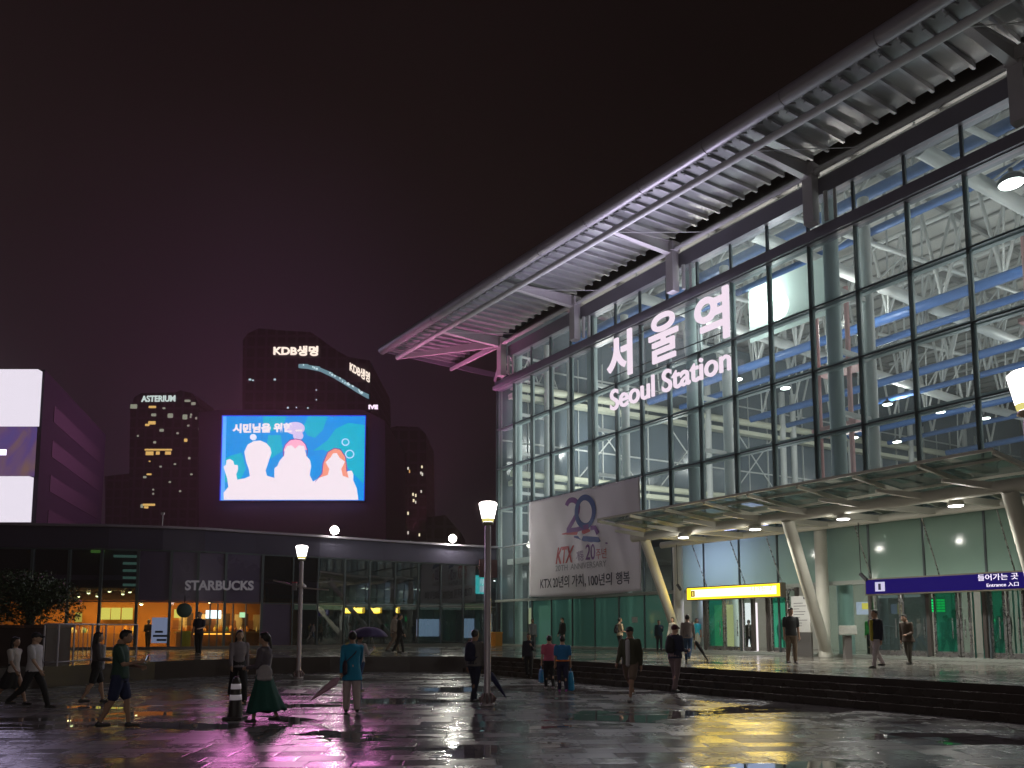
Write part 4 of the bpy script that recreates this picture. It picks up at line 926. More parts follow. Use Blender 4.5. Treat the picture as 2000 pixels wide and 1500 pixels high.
hair1 = squad('hair', [Q(*p) for p in ell(1015, 560, 160, 160, 180, 360)], YS - .18, glow('pink_screen', (1.0, .45, .62), 1.1), .05)
squad('hair', [Q(*p) for p in ((1280, 975), (1370, 850), (1390, 700), (1450, 580), (1530, 525), (1600, 530), (1670, 600), (1705, 720), (1715, 850), (1740, 920), (1640, 910), (1330, 930))], YS - .18, glow('salmon_screen', (1.0, .36, .25), 1.0), .05)
for pts_ in ([Q(855, 630), Q(850, 540), Q(880, 470), Q(940, 410), Q(1015, 395), Q(1095, 410), Q(1150, 470), Q(1178, 550), Q(1165, 630)], [Q(1280, 975), Q(1372, 860), Q(1385, 720), Q(1450, 570), Q(1540, 520), Q(1620, 535), Q(1690, 640), Q(1708, 840)]):
    g = MB(); P = [ony(x, y, YS - .21) for x, y in pts_]
    for p_, q_ in zip(P[:-1], P[1:]): g.beam(p_, q_, .06, .16)
    g.build('outline', glow('violet_line', (.25, .02, .35), 1.0), bs)
squad('bubble', [Q(*p) for p in ell(1010, 250, 130, 85)], YS - .15, glow('pale_lilac_screen', (.75, .62, .95), 1.0))
squad('bubble', [Q(*p) for p in ell(1050, 350, 70, 60)], YS - .155, glow('pale_lilac_screen', (.75, .62, .95), 1.0))
squad('bubble', [Q(*p) for p in ell(445, 370, 45, 42)], YS - .15, glow('pale_white_screen', (.9, .9, 1.1), 1.0))
for cx, cy_, rr in ((1688, 438, 46), (1745, 600, 55)):
    g = MB(); P = [ony(*Q(x, y), YS - .15) for x, y in ell(cx, cy_, rr, rr * .95, k=18)]
    for i_ in range(18): g.beam(P[i_], P[(i_ + 1) % 18], .06, .25)
    g.build('bubble', glow('ring_screen', (.6, .8, 1.1), 1.0), bs)
a_ = ony(454, 846, YS - .25); b_ = ony(590, 844, YS - .25)
put_text('caption', '시민님을 위한 ...', a_, b_ - a_, UP, bs, fig, extrude=.05, bold=.05, width=(b_ - a_).x, height=2.1)
# the light these screens throw over the square
def screen_light(x0, y0, x1, y1, Y, power, col):
    a_ = ony(x0, y1, Y); b_ = ony(x1, y0, Y)
    return area(((a_.x + b_.x) / 2, Y, (a_.z + b_.z) / 2), b_.x - a_.x, power, col, rot=(R(90), 0, R(180)), shape='RECTANGLE', sy=b_.z - a_.z)
screen_light(436, 813, 712, 976, YS - .8, 13000, (1.0, .26, .72)).data.spread = R(120)
screen_light(-400, 726, 83, 833, 98.6, 7000, (.72, .60, 1.0))
screen_light(-400, 933, 66, 1020, 98.6, 6000, (.72, .60, 1.0))
# twin-sign tower behind
KY = 230.0
kd = tower('office_tower', 'tall dark tower with lit lettering and a curved glowing crown behind the screen', [(472, 1100), (474, 664), (484, 651), (505, 641), (560, 646), (606, 648), (624, 660), (640, 672), (660, 686), (680, 697), (722, 704), (724, 780), (722, 1100)], KY, 40, tw_dark)
crown = [(583, 718), (602, 720), (625, 725), (650, 737), (675, 752), (700, 768), (720, 779)]
g = MB()
for (x0, y0), (x1, y1) in zip(crown[:-1], crown[1:]):
    g.prism([ony(x0, y0, KY - .4), ony(x1, y1, KY - .4), ony(x1, y1 - 9, KY - .4), ony(x0, y0 - 7, KY - .4)], (0, .35, 0))
g.build('crown_glazing', glow('teal_crown_glow', (.16, .30, .36), .9), kd)
random.seed(3)
for i in range(26):
    k = random.random() * 5.9; j = int(k); f_ = k - j; x = crown[j][0] + (crown[j + 1][0] - crown[j][0]) * f_; y = crown[j][1] + (crown[j + 1][1] - crown[j][1]) * f_ - random.uniform(3, 7)
    lit(kd, KY - .5, [(x - 1, y - 1.5, x + 1, y + 1.5)], glow('cool_window', (.75, .95, 1.0), random.choice((.9, .9))), 'window')
lit(kd, KY, [(486, 740, 491, 743), (493, 742, 496, 744), (535, 740, 539, 743), (617, 761, 619, 763), (617, 780, 619, 782), (561, 795, 564, 798), (578, 795, 580, 797), (600, 796, 603, 798)], glow('cool_window2', (.5, .75, .8), .9))
klm = glow('warm_white_letters', (1.0, .85, .72), 1.25)
def tower_text(body, x0, y0, x1, y1, Y, h_px, m, parent, bold=.02):
    a_ = ony(x0, y0, Y); b_ = ony(x1, y1, Y); h = ony(x0, y0 - h_px, Y).z - a_.z
    return put_text('lettering', body, a_, b_ - a_, UP, parent, m, extrude=.2, bold=bold, width=(b_ - a_).length, height=h)
ks = thing('tower_sign', ony(577, 694, KY - .8), 'warm white lettering high on the dark tower, the larger left one', 'sign')
tower_text('KDB생명', 534, 694, 621, 695, KY - .8, 19, klm, ks, .03)
g = MB(); g.box(ony(577, 685, KY - .35), 16, .4, 5); g.build('backing', mat('tower_sign_back', (.06, .05, .06), .5), ks)
ks = thing('tower_sign', ony(703, 744, KY - 1.2), 'warm white lettering on the tower, the smaller sloping right one', 'sign')
tower_text('KDB생명', 683, 725, 722, 748, KY - 1.2, 20, klm, ks, .02)
g = MB(); g.box(ony(702, 728, KY - .5), 6, .4, 6); g.build('backing', mat('tower_sign_back', (.06, .05, .06), .5), ks)
ks = thing('roof_sign', ony(729, 799, SY - .5), 'tiny pinkish white lettering at the top right corner of the screen block', 'sign')
tower_text('IVE', 720, 799, 738, 799, SY - .5, 8, glow('pink_letters', (1, .8, 1), 1.3), ks, .04)
g = MB(); g.box(ony(729, 801, SY - .3), 2.4, .4, .25); g.build('rail', dark_metal, ks)
# residential tower on the left
AY = 260.0
at = tower('apartment_tower', 'slim dark apartment tower with pale lettering on top, left of the screen', [(250, 1100), (254, 800), (262, 776), (276, 768), (344, 766), (352, 762), (376, 768), (390, 792), (392, 1100)], AY, 30, tw_dark)
warmw = glow('warm_window', (1.0, .62, .18), .75); coolw = glow('pale_window', (.75, .8, .6), .35)
lit(at, AY, [(283, 877, 336, 880), (285, 882, 300, 889), (305, 882, 312, 888), (323, 882, 334, 888), (291, 793, 305, 797), (290, 823, 304, 829), (284, 828, 292, 832), (360, 857, 366, 863), (287, 925, 296, 928), (279, 984, 303, 988), (282, 989, 290, 993), (291, 900, 294, 902)], warmw)
lit(at, AY, [(345, 845, 349, 848), (366, 830, 370, 833), (312, 910, 316, 913), (340, 905, 344, 908), (368, 893, 372, 897), (300, 862, 305, 866), (382, 815, 385, 819), (268, 850, 271, 853), (372, 925, 376, 928), (350, 958, 354, 961), (330, 940, 334, 943), (296, 808, 305, 813), (318, 796, 323, 799), (328, 808, 338, 816), (357, 810, 366, 819), (372, 808, 375, 812), (371, 813, 374, 816), (298, 955, 301, 958), (298, 963, 301, 966), (312, 838, 320, 843), (394 - 6, 836, 390, 840), (255, 790, 268, 798), (361, 781, 372, 785), (374, 786, 382, 791), (275, 985, 280, 992), (280, 930, 286, 934)], coolw)
ks = thing('roof_sign', ony(309, 785, AY - .6), 'pale capital letters on top of the slim apartment tower', 'sign')
tower_text('ASTERIUM', 276, 785, 342, 784, AY - .6, 12, glow('pale_letters', (.70, .85, .80), .85), ks, .02)
g = MB(); g.box(ony(309, 786.5, AY - .3), 12, .4, .3); g.build('rail', dark_metal, ks)
# tower at the right of the screen
TY = 235.0
rt = tower('office_tower', 'dark slab tower dotted with small lit windows between screen and station', [(752, 1110), (752, 838), (775, 832), (818, 834), (832, 848), (834, 1110)], TY, 25, tw_dark)
wl_ = [(766, 895), (770, 893), (775, 894), (779, 893), (797, 915), (800, 921), (824, 912), (822, 924), (825, 927), (756, 930), (760, 931), (774, 930), (778, 931), (785, 930), (789, 930), (774, 943), (778, 944), (766, 954), (768, 960), (786, 953), (789, 955), (788, 964), (790, 969), (807, 966), (812, 968), (763, 978), (766, 980), (774, 981), (785, 979), (789, 981), (808, 978), (812, 981), (763, 989), (767, 992), (786, 991), (789, 993), (745, 1003), (750, 1004), (755, 1003), (772, 1003), (776, 1004), (785, 1002), (789, 1004), (797, 1003), (763, 1027), (772, 1026), (776, 1030), (770, 1040), (774, 1041), (797, 1041), (819, 1045), (823, 960)]
random.seed(5); ww = [glow('tw_a', (1.0, .88, .55), 1.1), glow('tw_b', (.9, .85, .7), .8), glow('tw_c', (1, .55, .18), .75)]
for x, y in wl_:
    lit(rt, TY, [(x - random.uniform(.9, 1.6), y - random.uniform(2.2, 3.4), x + random.uniform(.9, 1.6), y + 2.4)], random.choice(ww[:2] + ww))
lb2 = tower('low_block', 'very dark low block right of the slab tower', [(834, 1110), (834, 1010), (870, 1006), (900, 1040), (900, 1110)], 200, 20, tw_dark)
lb2['category'] = 'building'
lbx = tower('low_block', 'very dark block between the apartment tower and the screen block', [(205, 1100), (205, 930), (250, 925), (392, 955), (392, 1100)], 300, 20, tw_dark); lbx['category'] = 'building'

# ------------------------------------------------------------------ rain haze
hz = bpy.data.materials.new('haze'); hz.use_nodes = True; ht = hz.node_tree; ht.nodes.clear(); ho = ht.nodes.new('ShaderNodeOutputMaterial'); hv = ht.nodes.new('ShaderNodeVolumePrincipled')
hv.inputs['Color'].default_value = (.92, .86, .66, 1); hv.inputs['Density'].default_value = .00065; hv.inputs['Anisotropy'].default_value = 0.0
ht.links.new(hv.outputs[0], ho.inputs['Volume'])
g = MB(); g.hexa([(-420, -60, -1), (420, -60, -1), (420, 420, -1), (-420, 420, -1), (-420, -60, 130), (420, -60, 130), (420, 420, 130), (-420, 420, 130)]); tag(g.build('haze', hz), kind='stuff')

# ------------------------------------------------------------------ street furniture
post_m = mat('post_paint', (.55, .48, .52), .35, .2, noise=.12, nscale=3)
shade_m = glow('lamp_shade_glow', (1.0, .93, .90), 6.5)
lp0 = thing('street_lamp', (0, 0, 0), 'x', 'street lamp', group='street lamps on the wet plaza')
LH = 4.55
g = MB(); g.lathe((0, 0, 0), [(.16, .004), (.16, .05), (.09, .10), (.085, .30), (.075, .34), (.07, LH - .6), (.05, LH - .52)], 18); g.build('post', post_m, lp0, world=False)
g = MB()
for k in range(8): a = k * math.pi / 4; g.tube([(.12 * math.cos(a), .12 * math.sin(a), .03), (.17 * math.cos(a), .17 * math.sin(a), .15), (.085 * math.cos(a), .085 * math.sin(a), .27)], [.025, .04, .02], 6)
g.build('base_ornament', mat('base_casting', (.25, .18, .19), .3, .6), lp0, world=False)
g = MB(); g.lathe((0, 0, LH - .55), [(.06, 0), (.13, .03), (.12, .07)], 20); g.build('holder', mat('lamp_holder', (.35, .33, .2), .4), lp0, world=False)
g = MB(); g.lathe((0, 0, LH - .475), [(.11, 0), (.125, .02), (.205, .40), (.205, .42), (.16, .455), (.03, .475)], 24); g.build('lamp_shade', shade_m, lp0, world=False)
g = MB(); g.lathe((0, 0, LH - .475), [(.112, .001), (.1265, .018), (.1385, .075), (.11, .076)], 24); g.build('shade_rim', glow('amber_rim', (.85, .75, .25), .9), lp0, world=False)
for i, (x, y, l) in enumerate(((583, 1325, 'smaller lamp post with a bright tapered shade before the kerb wall'), (952, 1378, 'tall lamp post with a bright tapered shade in the middle of the plaza'), (None, None, 'nearest lamp, its bright shade cut by the right edge of the photo'), (-7.5, -3.0, 'unseen lamp post added behind the viewpoint on the left as fill light'), (2.5, -5.0, 'unseen lamp post added behind the viewpoint on the right as fill light'))):  # the two posts behind the viewpoint are unseen, added to brighten the plaza
    o = lp0 if i == 0 else copy_tree(lp0)
    o.location = Vector((x, y, .004)) if (x and abs(x) < 20) else (onz(x, y, 0.004) if x else Vector((6.02, 8.55, .004))); o['label'] = l
    if x is None:
        o.scale = (1, 1, 1.035)
    point(o.location + Vector((0, 0, LH + .12)), 110 if i < 3 else 450, (1, .93, .86), .15)
P1 = onz(583, 1325, .004)  # arms, box and dome below are added solid in place of a reflection
g = MB(); b = P1 + Vector((0, 0, 3.05)); g.beam(b + Vector((-.95, 0, .28)), b + Vector((-.15, -.05, .08)), .04, .05); g.beam(b + Vector((.1, 0, .02)), b + Vector((.95, 0, -.05)), .04, .05)
cb_ = thing('reflection_bracket', b, 'added crossarm with a red-topped box, modelled after a reflection behind the smaller lamp post', 'bracket')
g.build('crossarm', mat('arm_paint', (.35, .30, .28), .4), cb_)
g = MB(); g.box(b + Vector((-.2, -.06, .06)), .14, .14, .24); g.build('box', mat('grey_box', (.25, .22, .24), .5), cb_)
g = MB(); g.box(b + Vector((-.2, -.06, .20)), .15, .15, .04); g.build('box_top', mat('red_box_top', (.5, .05, .10), .5), cb_)
g = MB(); g.lathe(b + Vector((.03, 0, .04)), [(.16, 0), (.15, .06), (.09, .12), (.02, .15)], 16); g.build('dome', mat('pale_dome', (.55, .5, .5), .3), cb_)
# traffic post with reflective bands
tp = thing('traffic_cone', onz(459, 1405, .004), 'dark delineator cone with two white bands on the wet paving', 'traffic cone')
g = MB(); g.box((0, 0, .03), .36, .36, .05); g.lathe((0, 0, .055), [(.15, 0), (.13, .04), (.085, .60), (.06, .70), (.03, .73)], 18)
g.build('cone', mat('dark_rubber', (.035, .025, .028), .5, noise=.2), tp, world=False)
for z0 in (.36, .56):
    g = MB(); r0 = .13 - (z0 - .095) * .0804 + .003; g.lathe((0, 0, z0), [(r0 - .01, 0), (r0, .002), (r0 - .008, .098), (r0 - .016, .10)], 18); g.build('reflective_band', mat('reflective_white', (.8, .75, .78), .3, emit=(.8, .7, .8), es=.12), tp, world=False)
# railing and planter wall on the left
rl_pts = [onz(78, 1302, PZ), onz(106, 1302, PZ), onz(137, 1299, PZ), onz(173, 1296, PZ), onz(200, 1293, PZ), onz(262, 1289, PZ)]
rl = thing('railing', rl_pts[2], 'thin grey metal railing along the platform edge before the coffee shop', 'railing')
m_rail = mat('rail_paint', (.40, .37, .42), .35, .3)
HR = 1.22
g = MB(); g.tube([p + Vector((0, .12, HR)) for p in rl_pts], .025, 8); g.build('top_rail', m_rail, rl)
g = MB(); g.tube([p + Vector((0, .12, .12)) for p in rl_pts], .018, 8); g.build('bottom_rail', m_rail, rl)
for p in rl_pts:
    g = MB(); g.tube([p + Vector((0, .12, .0)), p + Vector((0, .12, HR))], .028, 8); g.build('post', m_rail, rl)
for a_, b_ in zip(rl_pts[2:-1], rl_pts[3:]):
    for k in (1, 2, 3):
        q_ = a_.lerp(b_, k / 4); g = MB(); g.tube([q_ + Vector((0, .12, .12)), q_ + Vector((0, .12, HR - .01))], .010, 6); g.build('baluster', m_rail, rl)
pw = thing('planter_wall', (-18, 21.6, PZ), 'dark granite planter wall at the left under the round tree', 'wall')
g = MB(); g.hexa([(-24, 20.6, PZ + .002), (-13.7, 22.25, PZ + .002), (-13.7, 23.5, PZ + .002), (-24, 23.0, PZ + .002), (-24, 20.6, 1.72), (-13.7, 22.25, 1.72), (-13.7, 23.5, 1.72), (-24, 23.0, 1.72)]); g.build('wall_body', mat('planter_granite', (.055, .035, .032), .4, noise=.35, nscale=4), pw)
g = MB(); g.hexa([(-24.05, 20.52, 1.722), (-13.65, 22.17, 1.722), (-13.65, 23.55, 1.722), (-24.05, 23.05, 1.722), (-24.05, 20.52, 1.80), (-13.65, 22.17, 1.80), (-13.65, 23.55, 1.80), (-24.05, 23.05, 1.80)]); g.build('coping', mat('planter_coping', (.10, .07, .065), .35), pw)
# round dark tree
tr = thing('tree', (-14.4, 22.6, 1.8), 'dark dense round tree at the left before the coffee shop window', 'tree')
tcx, tcy = -14.45, 22.6
random.seed(21)
g = MB(); g.tube([(tcx, tcy, 1.78), (tcx + .05, tcy, 2.1), (tcx, tcy, 2.6)], [.13, .10, .07], 10)
for k in range(7):
    a = k * .9; g.tube([(tcx, tcy, 2.0 + .06 * k), (tcx + .5 * math.cos(a), tcy + .5 * math.sin(a), 2.4 + .08 * k), (tcx + 1.1 * math.cos(a), tcy + 1.0 * math.sin(a), 2.7 + .1 * k)], [.05, .035, .015], 6)
g.build('trunk', mat('bark', (.05, .035, .025), .8), tr)
clumps = [(tcx + .9 * math.cos(a) * r_ , tcy + .8 * math.sin(a) * r_, 2.25 + h, s_) for a, r_, h, s_ in [(random.uniform(0, 6.28), random.uniform(.1, 1.25), random.uniform(-.15, .75), random.uniform(.28, .5)) for _ in range(34)]]
clumps += [(tcx, tcy, 2.95, .45), (tcx - .3, tcy, 3.15, .3), (tcx + 1.25, tcy, 2.3, .35), (tcx - 1.3, tcy, 2.4, .4), (tcx + .6, tcy - .1, 2.85, .35), (tcx - .8, tcy, 3.25, .25)]
for nm, cnt, c in (('crown', 5200, (.022, .045, .018)), ('crown', 2600, (.045, .075, .03))):
    g = MB()
    for _ in range(cnt):
        cx, cy_, cz, s_ = random.choice(clumps)
        v = Vector((random.gauss(0, 1), random.gauss(0, 1), random.gauss(0, 1))).normalized() * s_ * random.uniform(.55, 1.08)
        p = Vector((cx, cy_, cz)) + v; l_ = random.uniform(.035, .07)
        d1 = Vector((random.gauss(0, 1), random.gauss(0, 1), random.gauss(0, 1))).normalized(); d2 = d1.cross(Vector((random.gauss(0, 1), random.gauss(0, 1), random.gauss(0, 1)))).normalized()
        g.add([p - d1 * l_, p + d2 * l_ * .45, p + d1 * l_, p - d2 * l_ * .45], [(0, 1, 2, 3)])
    g.build(nm, mat('leaf_%d' % cnt, c, .5), tr, fix=False)
# parcel locker / salt box by the station corner
bx = thing('storage_bin', onz(972, 1262, PZ), 'orange yellow box standing by the glass corner behind the lamp post', 'bin')
b = onz(969, 1262, PZ); g = MB(); g.box(b + Vector((0, 0, .40)), .62, .5, .78, FROT); g.build('body', mat('orange_plastic', (.55, .20, .02), .45, noise=.15), bx)
g = MB(); g.box(b + Vector((0, 0, .83)), .68, .55, .08, FROT); g.build('lid', mat('orange_lid', (.65, .27, .03), .4), bx)
# notice board and lectern on the platform
nb = thing('notice_board', W(22.7, .9, PZ), 'tall pale notice board with a dark foot beside the slanted prop', 'notice board')
g = MB(); g.fbox(22.25, 23.05, .95, .87, 1.55, 2.95); g.build('panel', mat('notice_paper', (.55, .55, .52), .5, noise=.06), nb)
g = MB(); g.fbox(22.22, 23.08, .96, .86, PZ + .004, 1.54); g.build('foot', mat('notice_foot', (.09, .085, .08), .4), nb)
g = MB()
for k in range(9): g.fbox(22.36, 22.36 + .58 * (.7 + .3 * math.sin(k * 2.3)), .957, .952, 2.66 - k * .11, 2.68 - k * .11)
g.fbox(22.8, 22.98, .957, .952, 2.82, 2.90); g.build('print', mat('dark_print', (.03, .03, .05), .5), nb)
lc = thing('map_lectern', onz(1660, 1285, PZ), 'slanted tactile map stand on a grey pedestal beside the round column', 'lectern')
b = onz(1656, 1285, PZ); g = MB(); g.box(b + Vector((0, 0, .42)), .26, .2, .84); g.build('pedestal', mat('pedestal_grey', (.22, .20, .19), .4, .4), lc)
g = MB(); g.hexa([b + Vector(q) for q in ((-.42, -.28, .86), (.26, -.28, .86), (.50, .28, 1.16), (-.18, .28, 1.16), (-.42, -.28, .90), (.26, -.28, .90), (.50, .28, 1.20), (-.18, .28, 1.20))]); g.build('tilted_top', mat('map_plate', (.38, .36, .32), .4, noise=.35, nscale=9), lc)
# cctv cameras hanging under the canopy
for i, (x, y, nn_) in enumerate(((1327, 1148, 1.6), (1687, 1128, 1.6))):
    u_, z_ = onf(x, y, nn_)
    cc = thing('security_camera', W(u_, nn_, z_), 'small dark security camera hanging ' + ('left of the yellow sign' if i == 0 else 'left of the dark blue sign'), 'camera', group='security cameras under the canopy')
    g = MB(); g.tube([W(u_ - .1, nn_, z_ + .1), W(u_ - .12, nn_, 5.45)], .015, 6); g.build('rod', dark_metal, cc)
    g = MB(); g.beam(W(u_ - .12, nn_, z_ + .14), W(u_ + .16, nn_ + .1, z_ - .1), .09, .1); g.build('body', dark_metal, cc)
# things inside the ground floor hall
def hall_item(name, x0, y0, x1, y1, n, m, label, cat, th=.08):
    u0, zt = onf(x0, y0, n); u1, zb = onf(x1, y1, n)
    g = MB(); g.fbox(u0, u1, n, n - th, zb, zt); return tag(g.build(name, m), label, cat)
u0, zt = onf(1810, 1168, -2.4); u1, zb = onf(1845, 1195, -2.4)
db = thing('departure_board', W((u0 + u1) / 2, -2.4, zb), 'green LED departure board glowing inside the doors under the blue sign', 'display')
g = MB(); g.fbox(u0, u1, -2.43, -2.52, zb, zt); g.build('case', dark_metal, db)
for r_ in range(5):
    for c_ in range(4):
        g = MB(); uw = (u1 - u0) / 4.4; zh = (zt - zb) / 5.6
        g.fbox(u0 + .05 + c_ * uw * 1.08, u0 + .05 + c_ * uw * 1.08 + uw * .9, -2.40, -2.42, zt - .06 - (r_ + 1) * zh * 1.05 + zh * .35, zt - .06 - r_ * zh * 1.05); g.build('led_row', glow('green_led', (.0, 1.0, .22), 1.6), db)
hall_item('shop_fascia', 1640, 1178, 1654, 1202, -5, glow('blue_shop', (.05, .16, .4), .8), 'small blue lit fascia inside the hall left of the blue sign', 'sign')
hall_item('shop_fascia', 1672, 1176, 1700, 1200, -5, glow('white_shop', (.5, .5, .65), .8), 'white lit fascia inside the hall with a yellow square', 'sign')
hall_item('shop_emblem', 1683, 1178, 1696, 1190, -4.85, glow('yellow_shop', (.8, .6, .1), .9), 'yellow square emblem on the white lit fascia', 'sign', .03)
hall_item('shop_fascia', 1740, 1180, 1753, 1199, -5, glow('white_shop', (.5, .5, .65), .8), 'narrow white lit fascia seen through the dark doors', 'sign')
hall_item('shop_fascia', 1752, 1180, 1759, 1199, -5, glow('yellow_shop', (.8, .6, .1), .9), 'narrow yellow lit fascia seen through the dark doors', 'sign')
hall_item('light_strip', 1934, 1210, 1965, 1213, -3.5, glow('green_strip', (.0, .9, .25), 1.6), 'thin green light strip inside the rightmost doors', 'light')
hall_item('light_strip', 1715, 1163, 1795, 1166, -.6, glow('cool_strip', (.8, .75, .7), .9), 'thin pale light strip above the dark doors', 'light', .1)
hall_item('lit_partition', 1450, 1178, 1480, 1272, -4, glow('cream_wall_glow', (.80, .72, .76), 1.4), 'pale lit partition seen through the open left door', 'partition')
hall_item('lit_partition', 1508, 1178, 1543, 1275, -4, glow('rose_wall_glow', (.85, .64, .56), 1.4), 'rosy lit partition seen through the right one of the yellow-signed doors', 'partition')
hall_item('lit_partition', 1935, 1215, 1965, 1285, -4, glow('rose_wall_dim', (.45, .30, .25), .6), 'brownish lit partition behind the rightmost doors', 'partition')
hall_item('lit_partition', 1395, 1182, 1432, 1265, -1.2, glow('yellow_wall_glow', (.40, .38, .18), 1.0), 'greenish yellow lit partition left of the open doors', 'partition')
hall_item('paper_notice', 1234, 1205, 1245, 1216, .05, mat('paper', (.5, .52, .48), .6), 'white paper notice taped to the green glass doors', 'notice', .02)
area(W(18.0, -1.8, 4.7), 2.5, 120, (.55, .55, 1.0), rot=(R(-90), 0, FROT), shape='RECTANGLE', sy=1.2)
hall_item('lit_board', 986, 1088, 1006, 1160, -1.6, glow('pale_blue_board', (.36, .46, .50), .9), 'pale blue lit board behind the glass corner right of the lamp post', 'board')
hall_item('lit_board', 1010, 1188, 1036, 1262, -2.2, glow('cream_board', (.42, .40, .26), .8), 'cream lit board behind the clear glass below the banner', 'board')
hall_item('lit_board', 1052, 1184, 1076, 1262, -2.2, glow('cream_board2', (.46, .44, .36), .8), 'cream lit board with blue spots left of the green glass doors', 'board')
for u_, w_ in ((1.5, 90), (5, 90), (9, 110), (13, 110), (19, 220), (23.5, 130), (28, 170), (33, 130)): area(W(u_, -4, 5.6), 1.2, w_, (.95, 1.0, .92))

# ------------------------------------------------------------------ people
def ellip(g, c, rx, ry, rz, seg=12, rings=8, rot=None):
    c = Vector(c); vs = [c + Vector((0, 0, -rz))]; M3 = rot or Matrix.Identity(3)
    vs = [c + M3 @ Vector((0, 0, -rz))]
    for i in range(1, rings):
        a = -math.pi / 2 + math.pi * i / rings
        for k in range(seg):
            b = 2 * math.pi * k / seg; vs.append(c + M3 @ Vector((rx * math.cos(a) * math.cos(b), ry * math.cos(a) * math.sin(b), rz * math.sin(a))))
    vs.append(c + M3 @ Vector((0, 0, rz))); fs = []
    for k in range(seg): fs.append((0, 1 + (k + 1) % seg, 1 + k))
    for i in range(rings - 2):
        for k in range(seg):
            a = 1 + i * seg + k; b = 1 + i * seg + (k + 1) % seg; fs.append((a, b, b + seg, a + seg))
    e = len(vs) - 1; o = 1 + (rings - 2) * seg
    for k in range(seg): fs.append((e, o + k, o + (k + 1) % seg))
    g.add(vs, fs, 0, True)
def capsule(g, a, b, ra, rb, seg=10):
    a = Vector(a); b = Vector(b); d = (b - a); L_ = d.length; d = d / max(L_, 1e-6)
    pts = []; rs = []
    for t in (90, 60, 30): pts.append(a - d * ra * math.sin(R(t))); rs.append(max(ra * math.cos(R(t)), .001))
    pts.append(a); rs.append(ra); pts.append(b); rs.append(rb)
    for t in (30, 60, 90): pts.append(b + d * rb * math.sin(R(t))); rs.append(max(rb * math.cos(R(t)), .001))
    g.tube(pts, rs, seg)
def stack(g, rings, seg=16):            # rings (x, y, z, rx, ry)
    vs = []; fs = []
    for x, y, z, rx, ry in rings:
        for k in range(seg):
            a = 2 * math.pi * k / seg; vs.append((x + rx * math.cos(a), y + ry * math.sin(a), z))
    n = len(rings)
    for i in range(n - 1):
        for k in range(seg):
            k2 = (k + 1) % seg; fs.append((i * seg + k, i * seg + k2, (i + 1) * seg + k2, (i + 1) * seg + k))
    fs.append(tuple(range(seg))[::-1]); fs.append(tuple((n - 1) * seg + k for k in range(seg)))
    g.add(vs, fs, 0, True)
def fuse(g, voxel=.013, smooth=3):      # one continuous surface out of overlapping closed shells
    me = g.mesh('tmp'); bm = bmesh.new(); bm.from_mesh(me); bmesh.ops.remove_doubles(bm, verts=bm.verts, dist=1e-6); bmesh.ops.recalc_face_normals(bm, faces=bm.faces); bm.to_mesh(me); bm.free()
    o = bpy.data.objects.new('tmp', me); COL.objects.link(o)
    r_ = o.modifiers.new('r', 'REMESH'); r_.mode = 'VOXEL'; r_.voxel_size = voxel; r_.use_smooth_shade = True
    if smooth: s_ = o.modifiers.new('s', 'SMOOTH'); s_.iterations = smooth; s_.factor = .5
    dg = bpy.context.evaluated_depsgraph_get(); dg.update()
    m2 = bpy.data.meshes.new_from_object(o.evaluated_get(dg)); COL.objects.unlink(o); bpy.data.objects.remove(o); bpy.data.meshes.remove(me)
    m2.materials.clear(); return m2
skin_cols = [(.42, .25, .17), (.36, .21, .14), (.48, .30, .21)]
def cloth_mat(c, r_=.8): return mat('cloth_%d_%d_%d' % tuple(int(v * 250) for v in c), c, r_, noise=.18, nscale=5, bump=.4, bscale=14)
NPEOPLE = 0
